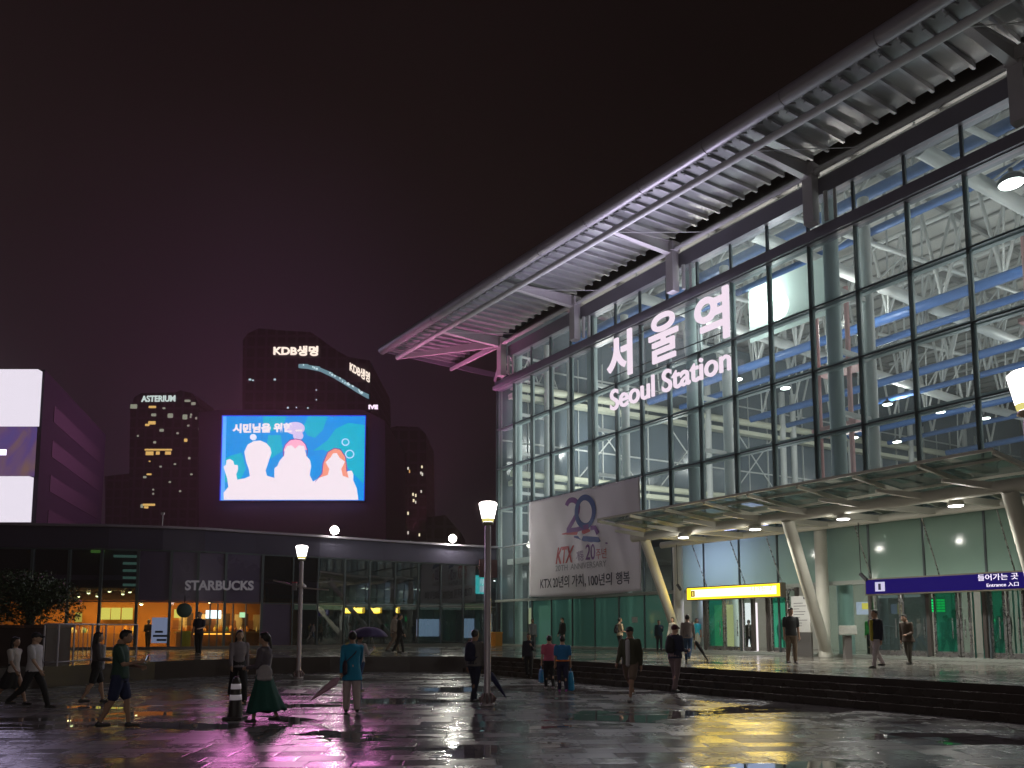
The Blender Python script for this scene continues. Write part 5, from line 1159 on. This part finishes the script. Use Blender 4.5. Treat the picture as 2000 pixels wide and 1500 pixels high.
def person(x, y, head, face, label, top=(.3, .3, .3), bottom=(.05, .05, .06), sleeve='long', legs='trousers', hair='short', haircol=(.012, .010, .010), stride=.6, arms=('swing', 'swing'), bulk=1.0, z=None, open_top=None, hem=.50, lean=0.0, shoe=(.03, .03, .03), fem=False, mask=False, pos=None, group=None, phase=1, coatlen=None, headdown=0.0, category='person'):
    """x, feet y and head-top y in the picture fix where the person stands and how tall they are"""
    global NPEOPLE; NPEOPLE += 1
    zg = PZ if z is None else z
    P = Vector(pos) if pos is not None else onz(x, y, zg + .004)
    h = (ony(x, head, P.y).z - zg); h = max(1.50, min(1.84, h))
    T = thing('person', P, label, category, R(face), group)
    sk = mat('skin_%d' % (NPEOPLE % 3), skin_cols[NPEOPLE % 3], .55)
    def K(p): return tuple(v * h for v in p)
    A1 = 24 * stride
    # legs
    J = {}
    for s_, sgn in (('L', 1 * phase), ('R', -1 * phase)):
        sx = -.052 if s_ == 'L' else .052
        hip = Vector((sx, 0, .515)); th = R(A1 * sgn + (4 if sgn > 0 else 0)); kn = R(6 + (22 * stride if sgn < 0 else 4 * stride))
        knee = hip + Vector((0, math.sin(th), -math.cos(th))) * .235; sh_ = th - kn
        ank = knee + Vector((0, math.sin(sh_), -math.cos(sh_))) * .235
        J[s_] = [hip, knee, ank, sh_]
    low = min(J['L'][2].z, J['R'][2].z); dz = .045 - low
    ln = R(lean)
    def up_(p): p = Vector(p); q = p - Vector((0, 0, .52)); return Vector((p.x, q.y * math.cos(ln) + q.z * math.sin(ln), .52 + q.z * math.cos(ln) - q.y * math.sin(ln))) + Vector((0, 0, dz))
    for s_ in 'LR':
        for i in range(3): J[s_][i] = J[s_][i] + Vector((0, 0, dz))
    # arms
    AR = {}
    for s_, mode in zip('LR', arms):
        sx = -1 if s_ == 'L' else 1; sgn = (-1 if s_ == 'L' else 1) * phase
        sho = Vector((sx * .103 * (.92 if fem else 1) * (1 + (bulk - 1) * .6), 0, .80))
        if mode == 'swing': a1, a2, out = 20 * stride * sgn, 20 * stride * sgn + 18, 6
        elif mode == 'down': a1, a2, out = 2, 8, 7
        elif mode == 'phone': a1, a2, out = 22, 100, 2
        elif mode == 'hold': a1, a2, out = 8, 82, 4
        elif mode == 'bag': a1, a2, out = -2, 10, 9
        elif mode == 'chest': a1, a2, out = 25, 128, 0
        elif mode == 'umbrella': a1, a2, out = 30, 125, 4
        elif mode == 'back': a1, a2, out = -22, -10, 9
        elif mode == 'forward': a1, a2, out = 35, 55, 4
        d1 = Vector((sx * math.sin(R(out)), math.sin(R(a1)), -math.cos(R(a1)))).normalized(); inw = -.25 if mode in ('phone', 'chest', 'hold') else 0
        d2 = Vector((sx * (math.sin(R(out)) * .4 + inw), math.sin(R(a2)), -math.cos(R(a2)))).normalized()
        el = sho + d1 * .172; wr = el + d2 * .145; AR[s_] = [up_(sho), up_(el), up_(wr), d2]
    bk = bulk * (.93 if fem else 1)
    # body : one continuous surface
    g = MB()
    waist = .066 if fem else .076
    tor = [(0, 0, .47, .078, .058), (0, 0, .52, .092, .068), (0, .002, .57, .080 if fem else .083, .060), (0, .004, .62, waist, .055), (0, .004, .70, .084, .060), (0, 0, .76, .094, .060), (0, -.004, .805, .098, .050), (0, -.006, .835, .055, .040), (0, -.002, .86, .034, .034), (0, .002, .89, .032, .034)]
    def torso(g_, extra=0.0, z0=.46, z1=.90, sc=1.0):
        rr = []
        for x_, y_, z_, rx, ry in tor:
            if z_ < z0 or z_ > z1: continue
            q = up_((x_, y_, z_)); rr.append(K((q.x, q.y, q.z, rx * bk * sc + extra, ry * bk * bulk * sc + extra)))
        stack(g_, rr)
    torso(g)
    hd = up_((0, .012 + headdown * .03, .928 - headdown * .012))
    ellip(g, K(hd), .046 * h, .056 * h, .068 * h); ellip(g, K(hd + Vector((0, .016, -.030))), .034 * h, .038 * h, .036 * h)
    ellip(g, K(hd + Vector((0, .056, -.012))), .008 * h, .013 * h, .014 * h, 8, 6)
    for sx in (-1, 1): ellip(g, K(hd + Vector((sx * .046, -.004, -.010))), .006 * h, .012 * h, .018 * h, 8, 6)
    for s_ in 'LR':
        hip, knee, ank, _ = J[s_]
        capsule(g, K(hip), K(knee), .048 * h * bk, .031 * h * bk); capsule(g, K(knee), K(ank), .031 * h * bk, .019 * h)
        mid_ = knee.lerp(ank, .35) + Vector((0, -.008, 0)); ellip(g, K(mid_), .028 * h, .032 * h, .06 * h)
        toe = ank + Vector((0, .085, -.022)); capsule(g, K(ank + Vector((0, -.015, -.02))), K(toe), .021 * h, .015 * h)
        sho, el, wr, d2 = AR[s_]
        capsule(g, K(sho), K(el), .030 * h * bk, .021 * h); capsule(g, K(el), K(wr), .021 * h, .0145 * h)
        sx = -1 if s_ == 'L' else 1
        # palm, four unequal fingers and a thumb from the side of the palm
        dn = d2.normalized(); side = dn.cross(Vector((sx, 0, 0))).normalized(); nrm_ = Vector((-sx, 0, 0)); nrm_ = (nrm_ - dn * nrm_.dot(dn)).normalized()
        pc = wr + dn * .028
        capsule(g, K(wr + dn * .006), K(wr + dn * .045), .0165 * h, .019 * h, 8)
        curl = .9 if arms[0 if s_ == 'L' else 1] in ('phone', 'bag', 'umbrella', 'hold', 'chest') else .35
        for f_ in range(4):
            o_ = side * (f_ - 1.5) * .0105; ln_ = (.036, .042, .039, .030)[f_]; b0 = wr + dn * .050 + o_; b1 = b0 + (dn + nrm_ * curl * .5).normalized() * ln_ * .5; b2 = b1 + (dn + nrm_ * curl * 1.8).normalized() * ln_ * .5
            capsule(g, K(b0), K(b1), .0052 * h, .0048 * h, 6); capsule(g, K(b1), K(b2), .0048 * h, .0042 * h, 6)
        t0 = wr + dn * .018 + side * -.016; t1 = t0 + (dn * .6 - side * .7 + nrm_ * .5).normalized() * .022; capsule(g, K(t0), K(t1), .0062 * h, .0055 * h, 6); capsule(g, K(t1), K(t1 + (dn + nrm_ * .6).normalized() * .018), .0055 * h, .0045 * h, 6)
    me = fuse(g, .0115, 2); me.materials.append(sk)
    # eyes and mouth as small dark inlays of the same mesh
    fm = MB()
    for sx in (-1, 1): ellip(fm, K(hd + Vector((sx * .017, .052, .004))), .006 * h, .004 * h, .0035 * h, 8, 5)
    ellip(fm, K(hd + Vector((0, .0525, -.038))), .012 * h, .004 * h, .003 * h, 8, 5)
    fme = fm.mesh('tmp'); bm = bmesh.new(); bm.from_mesh(me); nb_ = len(bm.faces); bm.from_mesh(fme); bm.faces.ensure_lookup_table()
    for f_ in bm.faces[nb_:]: f_.material_index = 1
    bm.to_mesh(me); bm.free(); me.materials.append(mat('face_dark', (.04, .015, .012), .5)); bpy.data.meshes.remove(fme)
    link_mesh('body', me, T, None, False)
    # top
    ex = .014 if sleeve != 'none' else .01
    g = MB()
    hz = hem if coatlen is None else coatlen
    rr = []
    prof = [(t[0], t[1], t[2], t[3], t[4]) for t in tor if .55 < t[2] < .84]
    lowz = hz
    rr.append(K((*up_((0, 0, lowz)), (.097 if coatlen is None else .125) * bk + ex / h, (.074 if coatlen is None else .098) * bk * bulk + ex / h)))
    if lowz < .5: rr.append(K((*up_((0, 0, .53)), .097 * bk + ex / h, .073 * bk * bulk + ex / h)))
    for x_, y_, z_, rx, ry in prof:
        m_ = 1.10 if (not fem and z_ < .7) else 1.03; rr.append(K((*up_((x_, y_, z_)), rx * bk * m_ + ex / h, ry * bk * bulk * m_ + ex / h)))
    rr.append(K((*up_((0, -.004, .848)), .042 * bk, .040 * bk)))
    stack(g, rr, 18)
    for s_ in 'LR':
        sho, el, wr, d2 = AR[s_]; frac = {'long': 1, 'short': .0, 'none': -1}[sleeve]
        if frac == 1: capsule(g, K(sho), K(el), .038 * h * bk, .031 * h * bk); capsule(g, K(el), K(el.lerp(wr, .94)), .031 * h * bk, .024 * h)
        elif frac == 0: capsule(g, K(sho), K(sho.lerp(el, .72)), .039 * h * bk, .034 * h * bk)
        else: ellip(g, K(sho), .03 * h, .03 * h, .03 * h)
    me = fuse(g, .015, 3); me.materials.append(cloth_mat(top)); link_mesh('jacket' if open_top else ('coat' if coatlen else 'shirt'), me, T, None, False)
    if open_top:    # lighter shirt showing in the open front
        g = MB(); P0 = [up_((0, (.060 * bk * bulk + .022) , z_)) for z_ in (.50, .58, .66, .74, .80)]
        for a_, b_ in zip(P0[:-1], P0[1:]): capsule(g, K(a_ + Vector((0, -.012, 0))), K(b_ + Vector((0, -.012, 0))), .032 * h, .032 * h, 8)
        me = fuse(g, .014, 2); me.materials.append(cloth_mat(open_top)); link_mesh('shirt', me, T, None, False)
    # bottom
    g = MB()
    if legs in ('trousers', 'wide', 'shorts'):
        cut = 1.0 if legs != 'shorts' else 0
        stack(g, [K((0, 0, .60 + dz, .078 * bk + .008, .060 * bk * bulk + .008)), K((0, 0, .53 + dz, .097 * bk + .006, .073 * bk * bulk + .006)), K((0, 0, .47 + dz, .088 * bk, .066 * bk))][::-1], 16)
        for s_ in 'LR':
            hip, knee, ank, _ = J[s_]
            if legs == 'shorts': capsule(g, K(hip), K(hip.lerp(knee, .82)), .060 * h * bk, .052 * h * bk)
            else:
                w_ = 1.25 if legs == 'wide' else 1.0
                capsule(g, K(hip), K(knee), .056 * h * bk, .042 * h * w_); capsule(g, K(knee), K(knee.lerp(ank, .97)), .042 * h * w_, .032 * h * w_)
        me = fuse(g, .014, 3); nm = 'shorts' if legs == 'shorts' else 'trousers'
    else:
        zl = {'long_skirt': .13, 'skirt': .30}[legs]; fl_ = {'long_skirt': .185, 'skirt': .125}[legs]
        vs = []; fs = []; seg = 48; nr_ = 14
        for i in range(nr_ + 1):
            t = i / nr_; z_ = .62 - (.62 - zl) * t; rx = .074 + (fl_ - .074) * t ** 1.1; ry = .060 + (fl_ * 1.15 - .060) * t ** 1.2
            for k in range(seg):
                a = 2 * math.pi * k / seg; w_ = 1 + .07 * t * math.sin(9 * a + 1.5 * t) + .03 * t * math.sin(23 * a); w_ += .05 * t * math.sin(3 * a + 2.0) * math.sin(2.5 * t + 1); vs.append(K((rx * w_ * math.cos(a) + .012 * t * math.sin(4 * t), ry * w_ * math.sin(a) - .10 * t * t * stride, z_ + dz - .012 * t * math.sin(5 * a) - .03 * t * math.cos(a - 1))))
        for i in range(nr_):
            for k in range(seg): k2 = (k + 1) % seg; fs.append((i * seg + k, (i + 1) * seg + k, (i + 1) * seg + k2, i * seg + k2))
        g.add(vs, fs, 0, True); me = g.mesh('skirt'); nm = 'skirt'
    me.materials.append(cloth_mat(bottom)); ob = link_mesh(nm, me, T, None, False)
    if nm == 'skirt': q_ = ob.modifiers.new('t', 'SOLIDIFY'); q_.thickness = .006
    # shoes
    for s_ in 'LR':
        _, _, ank, _ = J[s_]; g = MB(); capsule(g, K(ank + Vector((0, -.02, -.022))), K(ank + Vector((0, .09, -.026))), .024 * h, .018 * h); capsule(g, K(ank), K(ank + Vector((0, -.005, -.02))), .022 * h, .024 * h)
        me = fuse(g, .012, 2)
        me.materials.append(cloth_mat(shoe, .5)); link_mesh('shoe', me, T, None, False)
    # hair / cap
    hm = mat('hair_%d' % int(haircol[0] * 1000), haircol, .45, bump=.5, bscale=60)
    g = MB()
    if hair == 'cap':
        ellip(g, K(hd + Vector((0, -.008, .022))), .052 * h, .060 * h, .052 * h, 16, 10); capsule(g, K(hd + Vector((-.02, .055, .020))), K(hd + Vector((.02, .055, .020))), .010 * h, .010 * h); capsule(g, K(hd + Vector((0, .05, .022))), K(hd + Vector((0, .088, .012))), .022 * h, .014 * h)
        me = fuse(g, .011, 2); me.materials.append(cloth_mat(haircol)); link_mesh('cap', me, T, None, False)
    elif hair == 'hood':
        ellip(g, K(hd + Vector((0, -.014, .012))), .060 * h, .062 * h, .078 * h, 16, 10); ellip(g, K(hd + Vector((0, -.02, -.055))), .06 * h, .05 * h, .04 * h)
        me = fuse(g, .012, 3); me.materials.append(cloth_mat(top)); link_mesh('hood', me, T, None, False)
    else:
        ellip(g, K(hd + Vector((0, -.014, .016))), .051 * h, .056 * h, .062 * h, 16, 10)
        ellip(g, K(hd + Vector((0, .022, .052))), .036 * h, .030 * h, .018 * h)
        if hair == 'long':
            capsule(g, K(hd + Vector((0, -.030, .0))), K(hd + Vector((0, -.052, -.15))), .045 * h, .034 * h)
            for sx in (-1, 1): capsule(g, K(hd + Vector((sx * .036, -.012, .0))), K(hd + Vector((sx * .044, -.02, -.12))), .020 * h, .016 * h)
        elif hair == 'bob':
            for sx in (-1, 1): capsule(g, K(hd + Vector((sx * .036, -.012, .0))), K(hd + Vector((sx * .038, -.012, -.045))), .022 * h, .018 * h)
            capsule(g, K(hd + Vector((0, -.03, 0))), K(hd + Vector((0, -.036, -.05))), .040 * h, .034 * h)
        elif hair == 'ponytail': capsule(g, K(hd + Vector((0, -.06, .02))), K(hd + Vector((0, -.088, -.10))), .020 * h, .012 * h)
        me = fuse(g, .011, 2); me.materials.append(hm); link_mesh('hair', me, T, None, False)
    if mask:
        g = MB(); ellip(g, K(hd + Vector((0, .036, -.030))), .034 * h, .028 * h, .026 * h); me = g.mesh('mask'); me.materials.append(mat('mask_white', (.75, .75, .78), .7)); link_mesh('mask', me, T, None, False)
    T['h'] = h
    return T, h, AR, J, up_, dz
def carried(name, T, mesh_, m, label, cat, group=None):
    mesh_.materials.append(m); o = bpy.data.objects.new(name, mesh_); COL.objects.link(o); o.location = T.location; o.rotation_euler = T.rotation_euler
    return tag(o, label, cat, group)
def backpack(res, col, label, sc=1.0):
    T, h, AR, J, up_, dz = res; g = MB()
    c = up_((0, -.105, .70)) * h
    ellip(g, c, .13 * sc, .085 * sc, .21 * sc, 16, 10); ellip(g, c + Vector((0, -.06, -.07)), .10 * sc, .06 * sc, .10 * sc); capsule(g, c + Vector((-.07, 0, -.15)), c + Vector((.07, 0, -.15)), .07 * sc, .07 * sc)
    for sx in (-1, 1):
        p0 = up_((sx * .05, -.075, .78)) * h; p1 = up_((sx * .062, .0, .855)) * h; p2 = up_((sx * .07, .088, .78)) * h; p3 = up_((sx * .085, .06, .68)) * h; p4 = up_((sx * .075, -.06, .62)) * h
        for a_, b_ in ((p0, p1), (p1, p2), (p2, p3), (p3, p4)): capsule(g, a_, b_, .017, .017, 8)
    return carried('backpack', T, fuse(g, .014, 2), cloth_mat(col), label, 'backpack')
def shoulder_bag(res, col, label, side=1, back=True):
    T, h, AR, J, up_, dz = res; g = MB(); c = up_((side * .10, -.06 if back else .04, .56)) * h
    ellip(g, c, .06, .15, .15, 12, 8); capsule(g, c + Vector((0, -.1, -.09)), c + Vector((0, .1, -.09)), .05, .05)
    p0 = c + Vector((0, -.1, .10)); p1 = up_((-side * .03, -.072, .74)) * h; p2 = up_((-side * .055, 0, .86)) * h; p3 = up_((0, .09, .74)) * h; p4 = c + Vector((0, .1, .10))
    for a_, b_ in ((p0, p1), (p1, p2), (p2, p3), (p3, p4)): capsule(g, a_, b_, .014, .014, 8)
    return carried('shoulder_bag', T, fuse(g, .013, 2), cloth_mat(col), label, 'bag')
def hand_bag(res, hand, col, label, w=.30, hh=.38, d=.12):
    T, h, AR, J, up_, dz = res; _, _, wr, d2 = AR[hand]; p = (wr + d2.normalized() * .055) * h; g = MB()
    z1 = p.z - .10; z0 = z1 - hh
    stack(g, [(p.x, p.y, z0, d * .45, w * .42), (p.x, p.y, z0 + .04, d * .6, w * .52), (p.x, p.y, z0 + hh * .6, d * .55, w * .54), (p.x, p.y, z1, d * .35, w * .46)], 20)
    for s_ in (-1, 1): capsule(g, (p.x, p.y + s_ * w * .25, z1 - .02), (p.x, p.y + s_ * .02, p.z + .005), .010, .010, 6)
    return carried('carrier_bag', T, fuse(g, .012, 1), cloth_mat(col, .45), label, 'bag')
def phone(res, label, hand='R'):
    T, h, AR, J, up_, dz = res; _, _, wr, d2 = AR[hand]; p = (wr + d2.normalized() * .05) * h + Vector((-.012 if hand == 'R' else .012, .02, .03))
    t = empty('mobile_phone', T.location, T.rotation_euler.z); tag(t, label, 'phone')
    g = MB(); g.beam(p + Vector((0, -.02, -.07)), p + Vector((0, .03, .07)), .075, .009, up=(0, 1, 0)); g.build('body', dark_metal, t, world=False)
    g = MB(); q = Vector((0, -.009, .003)); g.beam(p + q + Vector((0, -.018, -.062)), p + q + Vector((0, .026, .062)), .066, .002, up=(0, 1, 0)); g.build('screen', glow('phone_glow', (.55, .65, .9), 1.3), t, world=False)
    return t
def folded_umbrella(res, hand, col, label, tilt=(0, -.35, -.9), ln=.85):
    T, h, AR, J, up_, dz = res; _, _, wr, d2 = AR[hand]; p = (wr + d2.normalized() * .05) * h; d = Vector(tilt).normalized()
    t = empty('folded_umbrella', T.location, T.rotation_euler.z); tag(t, label, 'umbrella')
    g = MB(); g.tube([p - d * .10, p + d * ln * .98], .007, 8); g.build('shaft', stainless, t, world=False)
    g = MB(); g.tube([p + d * .05, p + d * .16, p + d * .45, p + d * ln * .93], [.02, .075, .055, .012], 12); g.build('canopy', cloth_mat(col), t, world=False)
    g = MB(); g.tube([p - d * .12, p + d * .0], .014, 8); g.build('handle', dark_metal, t, world=False)
    return t
def open_umbrella(res, hand, col, label, r_=.52):
    T, h, AR, J, up_, dz = res; _, _, wr, d2 = AR[hand]; p = (wr + d2.normalized() * .05) * h
    t = empty('open_umbrella', T.location, T.rotation_euler.z); tag(t, label, 'umbrella')
    top = Vector((p.x * .3, p.y - .10, h * 1.10)); g = MB(); g.tube([p - (top - p).normalized() * .1, top + Vector((0, 0, .03))], .008, 8); g.build('shaft', stainless, t, world=False)
    g = MB(); vs = [top]; fs = []; N_ = 32
    for j in range(1, 7):
        q = j / 6
        for k in range(N_):
            a = 2 * math.pi * k / N_; sc = 1 - .07 * abs(math.sin(4 * a)) * q; vs.append(top + Vector((r_ * math.sin(q * 1.25) / math.sin(1.25) * math.cos(a) * sc, r_ * math.sin(q * 1.25) / math.sin(1.25) * math.sin(a) * sc, -.26 * (1 - math.cos(q * 1.4)) / (1 - math.cos(1.4)) - .012 * q * abs(math.sin(4 * a)))))
    for k in range(N_): fs.append((0, 1 + k, 1 + (k + 1) % N_))
    for j in range(5):
        for k in range(N_): a = 1 + j * N_ + k; b = 1 + j * N_ + (k + 1) % N_; fs.append((a, a + N_, b + N_, b))
    g.add(vs, fs, 0, True); o = g.build('canopy', cloth_mat(col), t, world=False, fix=False); q = o.modifiers.new('t', 'SOLIDIFY'); q.thickness = .004
    return t
NAVY = (.012, .016, .04); BLK = (.012, .012, .014)
# --- on the plaza (facing: 0 away from the camera, 90 left, -90 right, 180 towards it)
r = person(22, 1378, 1240, -95, 'woman in a pale top and short dark skirt walking right at the far left edge', top=(.42, .38, .36), sleeve='short', bottom=BLK, legs='skirt', hair='long', fem=True, stride=.9, z=0)
r = person(62, 1384, 1230, -85, 'man in a white shirt and black trousers walking at the left', top=(.50, .48, .50), sleeve='short', bottom=BLK, hair='cap', haircol=(.02, .02, .025), stride=.9, z=0, bulk=1.06)
r = person(185, 1374, 1233, -60, 'woman in grey vest, dark cardigan and black shorts left of the man with phone', top=(.07, .06, .065), bottom=BLK, legs='shorts', hair='long', fem=True, stride=.5, z=0, open_top=(.34, .34, .37), arms=('down', 'hold'))
r = person(229, 1422, 1226, -80, 'man in a dark green tee and navy shorts looking down at a phone', top=(.015, .05, .035), sleeve='short', bottom=(.012, .02, .07), legs='shorts', stride=.45, z=0, arms=('hold', 'phone'), headdown=1.2, bulk=1.04)
phone(r, 'phone with glowing screen held by the man in the green tee')
r = person(464, 1372, 1226, -150, 'long-haired woman in a grey blouse and black wide trousers behind the banded cone', top=(.22, .19, .21), bottom=BLK, legs='wide', hair='long', fem=True, stride=.9, z=0)
r = person(513, 1412, 1234, 80, 'woman in a long dark green skirt striding by the banded cone', top=(.10, .08, .10), sleeve='long', bottom=(.008, .075, .060), legs='long_skirt', hair='ponytail', fem=True, stride=.42, z=0, open_top=(.45, .42, .44), arms=('hold', 'hold'))
shoulder_bag(r, (.40, .36, .38), 'pale shoulder bag of the woman in the long green skirt', side=-1)
r = person(686, 1392, 1232, 20, 'person in a bright blue raincoat with pale trousers seen from behind', top=(.010, .24, .42), bottom=(.52, .42, .42), legs='wide', hair='short', stride=.35, z=0, coatlen=.40, arms=('back', 'forward'), bulk=1.0)
shoulder_bag(r, (.045, .02, .035), 'dark shoulder bag hanging on the blue raincoat', side=-1)
folded_umbrella(r, 'L', (.55, .32, .42), 'pink folded umbrella held by the person in the blue raincoat', tilt=(-.75, -.15, -.55), ln=.8)
r = person(701, 1352, 1236, -30, 'person half hidden behind the blue raincoat under a dark umbrella', top=(.45, .40, .42), bottom=(.02, .05, .14), stride=.5, z=0, arms=('down', 'umbrella'))
open_umbrella(r, 'R', (.05, .035, .11), 'dark violet open umbrella above the blue raincoat')
r = person(927, 1372, 1229, -35, 'man in a grey sweater with a navy backpack beside the tall lamp post', top=(.17, .16, .15), bottom=(.015, .02, .045), stride=.35, z=0, bulk=1.12)
backpack(r, (.02, .022, .06), 'navy backpack on the man in the grey sweater', 1.1)
folded_umbrella(r, 'R', (.02, .025, .09), 'navy folded umbrella held beside the tall lamp post', tilt=(.25, .5, -.75), ln=.9)
r = person(1033, 1325, 1236, 175, 'person in dark navy clothes walking toward the camera near the steps', top=(.02, .022, .035), bottom=BLK, stride=.5, z=0, arms=('chest', 'down'))
r = person(1073, 1346, 1242, 10, 'person in a pink vest over blue seen from behind, left of the blue tee', top=(.50, .10, .17), bottom=BLK, stride=.3, z=0, hem=.53, arms=('bag', 'down'), shoe=(.4, .35, .35), sleeve='short', bulk=1.1)
hand_bag(r, 'L', (.01, .22, .50), 'blue carrier bag in the left hand of the person in pink', .34, .36)
r = person(1099, 1352, 1244, 0, 'person in a blue tee with an orange belt seen from behind, holding a blue bag', top=(.01, .13, .32), sleeve='short', bottom=(.015, .015, .05), stride=.35, z=0, arms=('down', 'bag'), shoe=(.35, .04, .30), hem=.55, bulk=1.1)
T_, h_ = r[0], r[1]; g = MB(); stack(g, [(0, 0, .545 * h_, .128 * h_, .098 * h_), (0, 0, .572 * h_, .126 * h_, .096 * h_)], 24); g.build('belt', mat('orange_belt', (.65, .16, .02), .6), T_, world=False)
hand_bag(r, 'R', (.01, .26, .52), 'big blue carrier bag in the right hand of the person in the blue tee', .36, .50, .16)
r = person(1232, 1368, 1220, 150, 'man in an olive jacket, white shirt, cap and shorts walking toward the camera', top=(.05, .05, .028), bottom=(.17, .12, .09), legs='shorts', hair='cap', haircol=(.02, .03, .03), stride=.8, z=0, open_top=(.42, .40, .42), bulk=1.12, shoe=(.35, .33, .33))
r = person(1320, 1352, 1219, -55, 'man in a navy jacket and mauve trousers with a backpack below the yellow sign', top=(.014, .018, .05), bottom=(.20, .14, .15), stride=.25, z=0, hair='cap', haircol=(.08, .02, .03), bulk=1.1, arms=('down', 'hold'))
backpack(r, (.012, .012, .02), 'black backpack on the man in the navy jacket', 1.1)
# --- on the platform
r = person(770, 1275, 1195, -60, 'person in a white shirt and tan trousers walking before the dark pavilion', top=(.48, .42, .36), bottom=(.2, .15, .12), stride=.7)
r = person(780, 1277, 1198, -80, 'person in black beside the one in a white shirt before the dark pavilion', top=BLK, bottom=BLK, stride=.5, shoe=(.5, .5, .5))
r = person(387, 1279, 1195, 180, 'man in dark blue standing in front of the coffee shop doors', top=(.015, .015, .035), sleeve='short', bottom=BLK, stride=.15, arms=('hold', 'down'))
q_ = pv(289, 1250, .9)[0]; r = person(289, 1262, 1210, 180, 'brown silhouette of a person inside the shop window before the pale poster', top=(.07, .04, .02), bottom=(.06, .035, .02), stride=.1, arms=('hold', 'hold'), pos=(q_.x, q_.y, PZ + .004))
r = person(1040, 1270, 1208, 200, 'person in a grey shirt by the clear glass below the banner', top=(.22, .25, .27), bottom=(.08, .09, .11), stride=.3)
r = person(1099, 1270, 1206, 120, 'person in black with a white mask standing below the banner', top=BLK, bottom=BLK, stride=.2, mask=True)
r = person(1211, 1278, 1206, -70, 'person in a beige shirt with a small black backpack before the green glass', top=(.50, .38, .24), sleeve='short', bottom=BLK, stride=.2, arms=('down', 'hold'))
backpack(r, BLK, 'small black backpack on the person in the beige shirt', .85)
r = person(1288, 1272, 1211, 175, 'person in dark blue holding something before the green glass doors', top=(.012, .04, .07), bottom=(.03, .03, .05), stride=.3, arms=('chest', 'down'))
r = person(1315, 1276, 1205, 130, 'person in a white top by the foot of the left slanted prop', top=(.5, .46, .38), bottom=(.12, .10, .08), stride=.3, hair='bob', fem=True)
r = person(1344, 1291, 1198, -20, 'man in a grey jacket and blue jeans walking away by the round column', top=(.24, .20, .19), bottom=(.02, .06, .13), stride=.8)
folded_umbrella(r, 'R', BLK, 'black folded umbrella trailing from the man in blue jeans', tilt=(.45, -.1, -.75), ln=.95)
r = person(1362, 1273, 1207, 175, 'woman in a cyan top and pale skirt by the yellow-signed doors', top=(.01, .32, .38), sleeve='short', bottom=(.35, .34, .25), legs='skirt', hair='bob', haircol=(.05, .02, .015), fem=True, stride=.3)
r = person(1385, 1273, 1203, 165, 'man in a white shirt and jeans with a bag by the yellow-signed doors', top=(.55, .56, .50), bottom=(.04, .07, .12), stride=.7, arms=('hold', 'bag'))
shoulder_bag(r, (.06, .07, .08), 'dark bag of the man in the white shirt', side=-1)
r = person(1463, 1272, 1211, 0, 'small dark silhouette walking inside the open left door', top=(.05, .045, .05), bottom=(.04, .04, .06), stride=.4, pos=tuple(W(onf(1463, 1240, -2.5)[0], -2.5, PZ + .004)))
backpack(r, (.05, .04, .04), 'dark backpack of the silhouette inside the open left door', .9)
r = person(1527, 1270, 1213, 175, 'person in pink inside the right open door under the yellow sign', top=(.55, .22, .28), bottom=(.4, .3, .28), stride=.5, pos=tuple(W(onf(1527, 1240, -2.5)[0], -2.5, PZ + .004)))
r = person(1547, 1296, 1187, 180, 'man in a black tee and tan trousers standing beside the notice board', top=(.03, .032, .034), sleeve='short', bottom=(.20, .145, .10), stride=.12, arms=('down', 'down'), shoe=(.06, .05, .05), bulk=1.05)
r = person(1713, 1305, 1189, 110, 'man in a yellow shirt, navy jacket and white trousers striding left', top=(.012, .014, .03), bottom=(.50, .44, .46), stride=.6, open_top=(.40, .34, .03), arms=('down', 'back'), bulk=1.1, hair='short')
r = person(1776, 1298, 1198, 120, 'stooping person in a dark brown coat before the dark doors', top=(.055, .035, .022), bottom=(.035, .03, .02), stride=.3, lean=10, coatlen=.44, arms=('hold', 'down'), headdown=.8)
r = person(1848, 1288, 1200, 180, 'grey-clad person inside the doors under the green departure board', top=(.09, .10, .12), bottom=(.02, .03, .06), stride=.6, pos=tuple(W(onf(1848, 1240, -2.0)[0], -2.0, PZ + .004)))
r = person(1869, 1292, 1190, 175, 'black silhouette in the middle door gap under the blue sign', top=BLK, bottom=BLK, stride=.3, pos=tuple(W(onf(1866, 1240, -.5)[0], -.5, PZ + .004)))
r = person(1962, 1298, 1185, 0, 'black silhouette with a handbag in the rightmost door gap', top=BLK, bottom=BLK, stride=.3, arms=('bag', 'down'), pos=tuple(W(onf(1962, 1240, -.5)[0], -.5, PZ + .004)))
hand_bag(r, 'L', BLK, 'black handbag of the silhouette in the rightmost door gap', .3, .24)
r = person(1701, 1272, 1200, 0, 'person in a green safety vest inside the hall behind the glass', top=(.03, .35, .06), bottom=BLK, stride=.2, pos=tuple(W(onf(1701, 1240, -3)[0], -3.0, PZ + .004)))
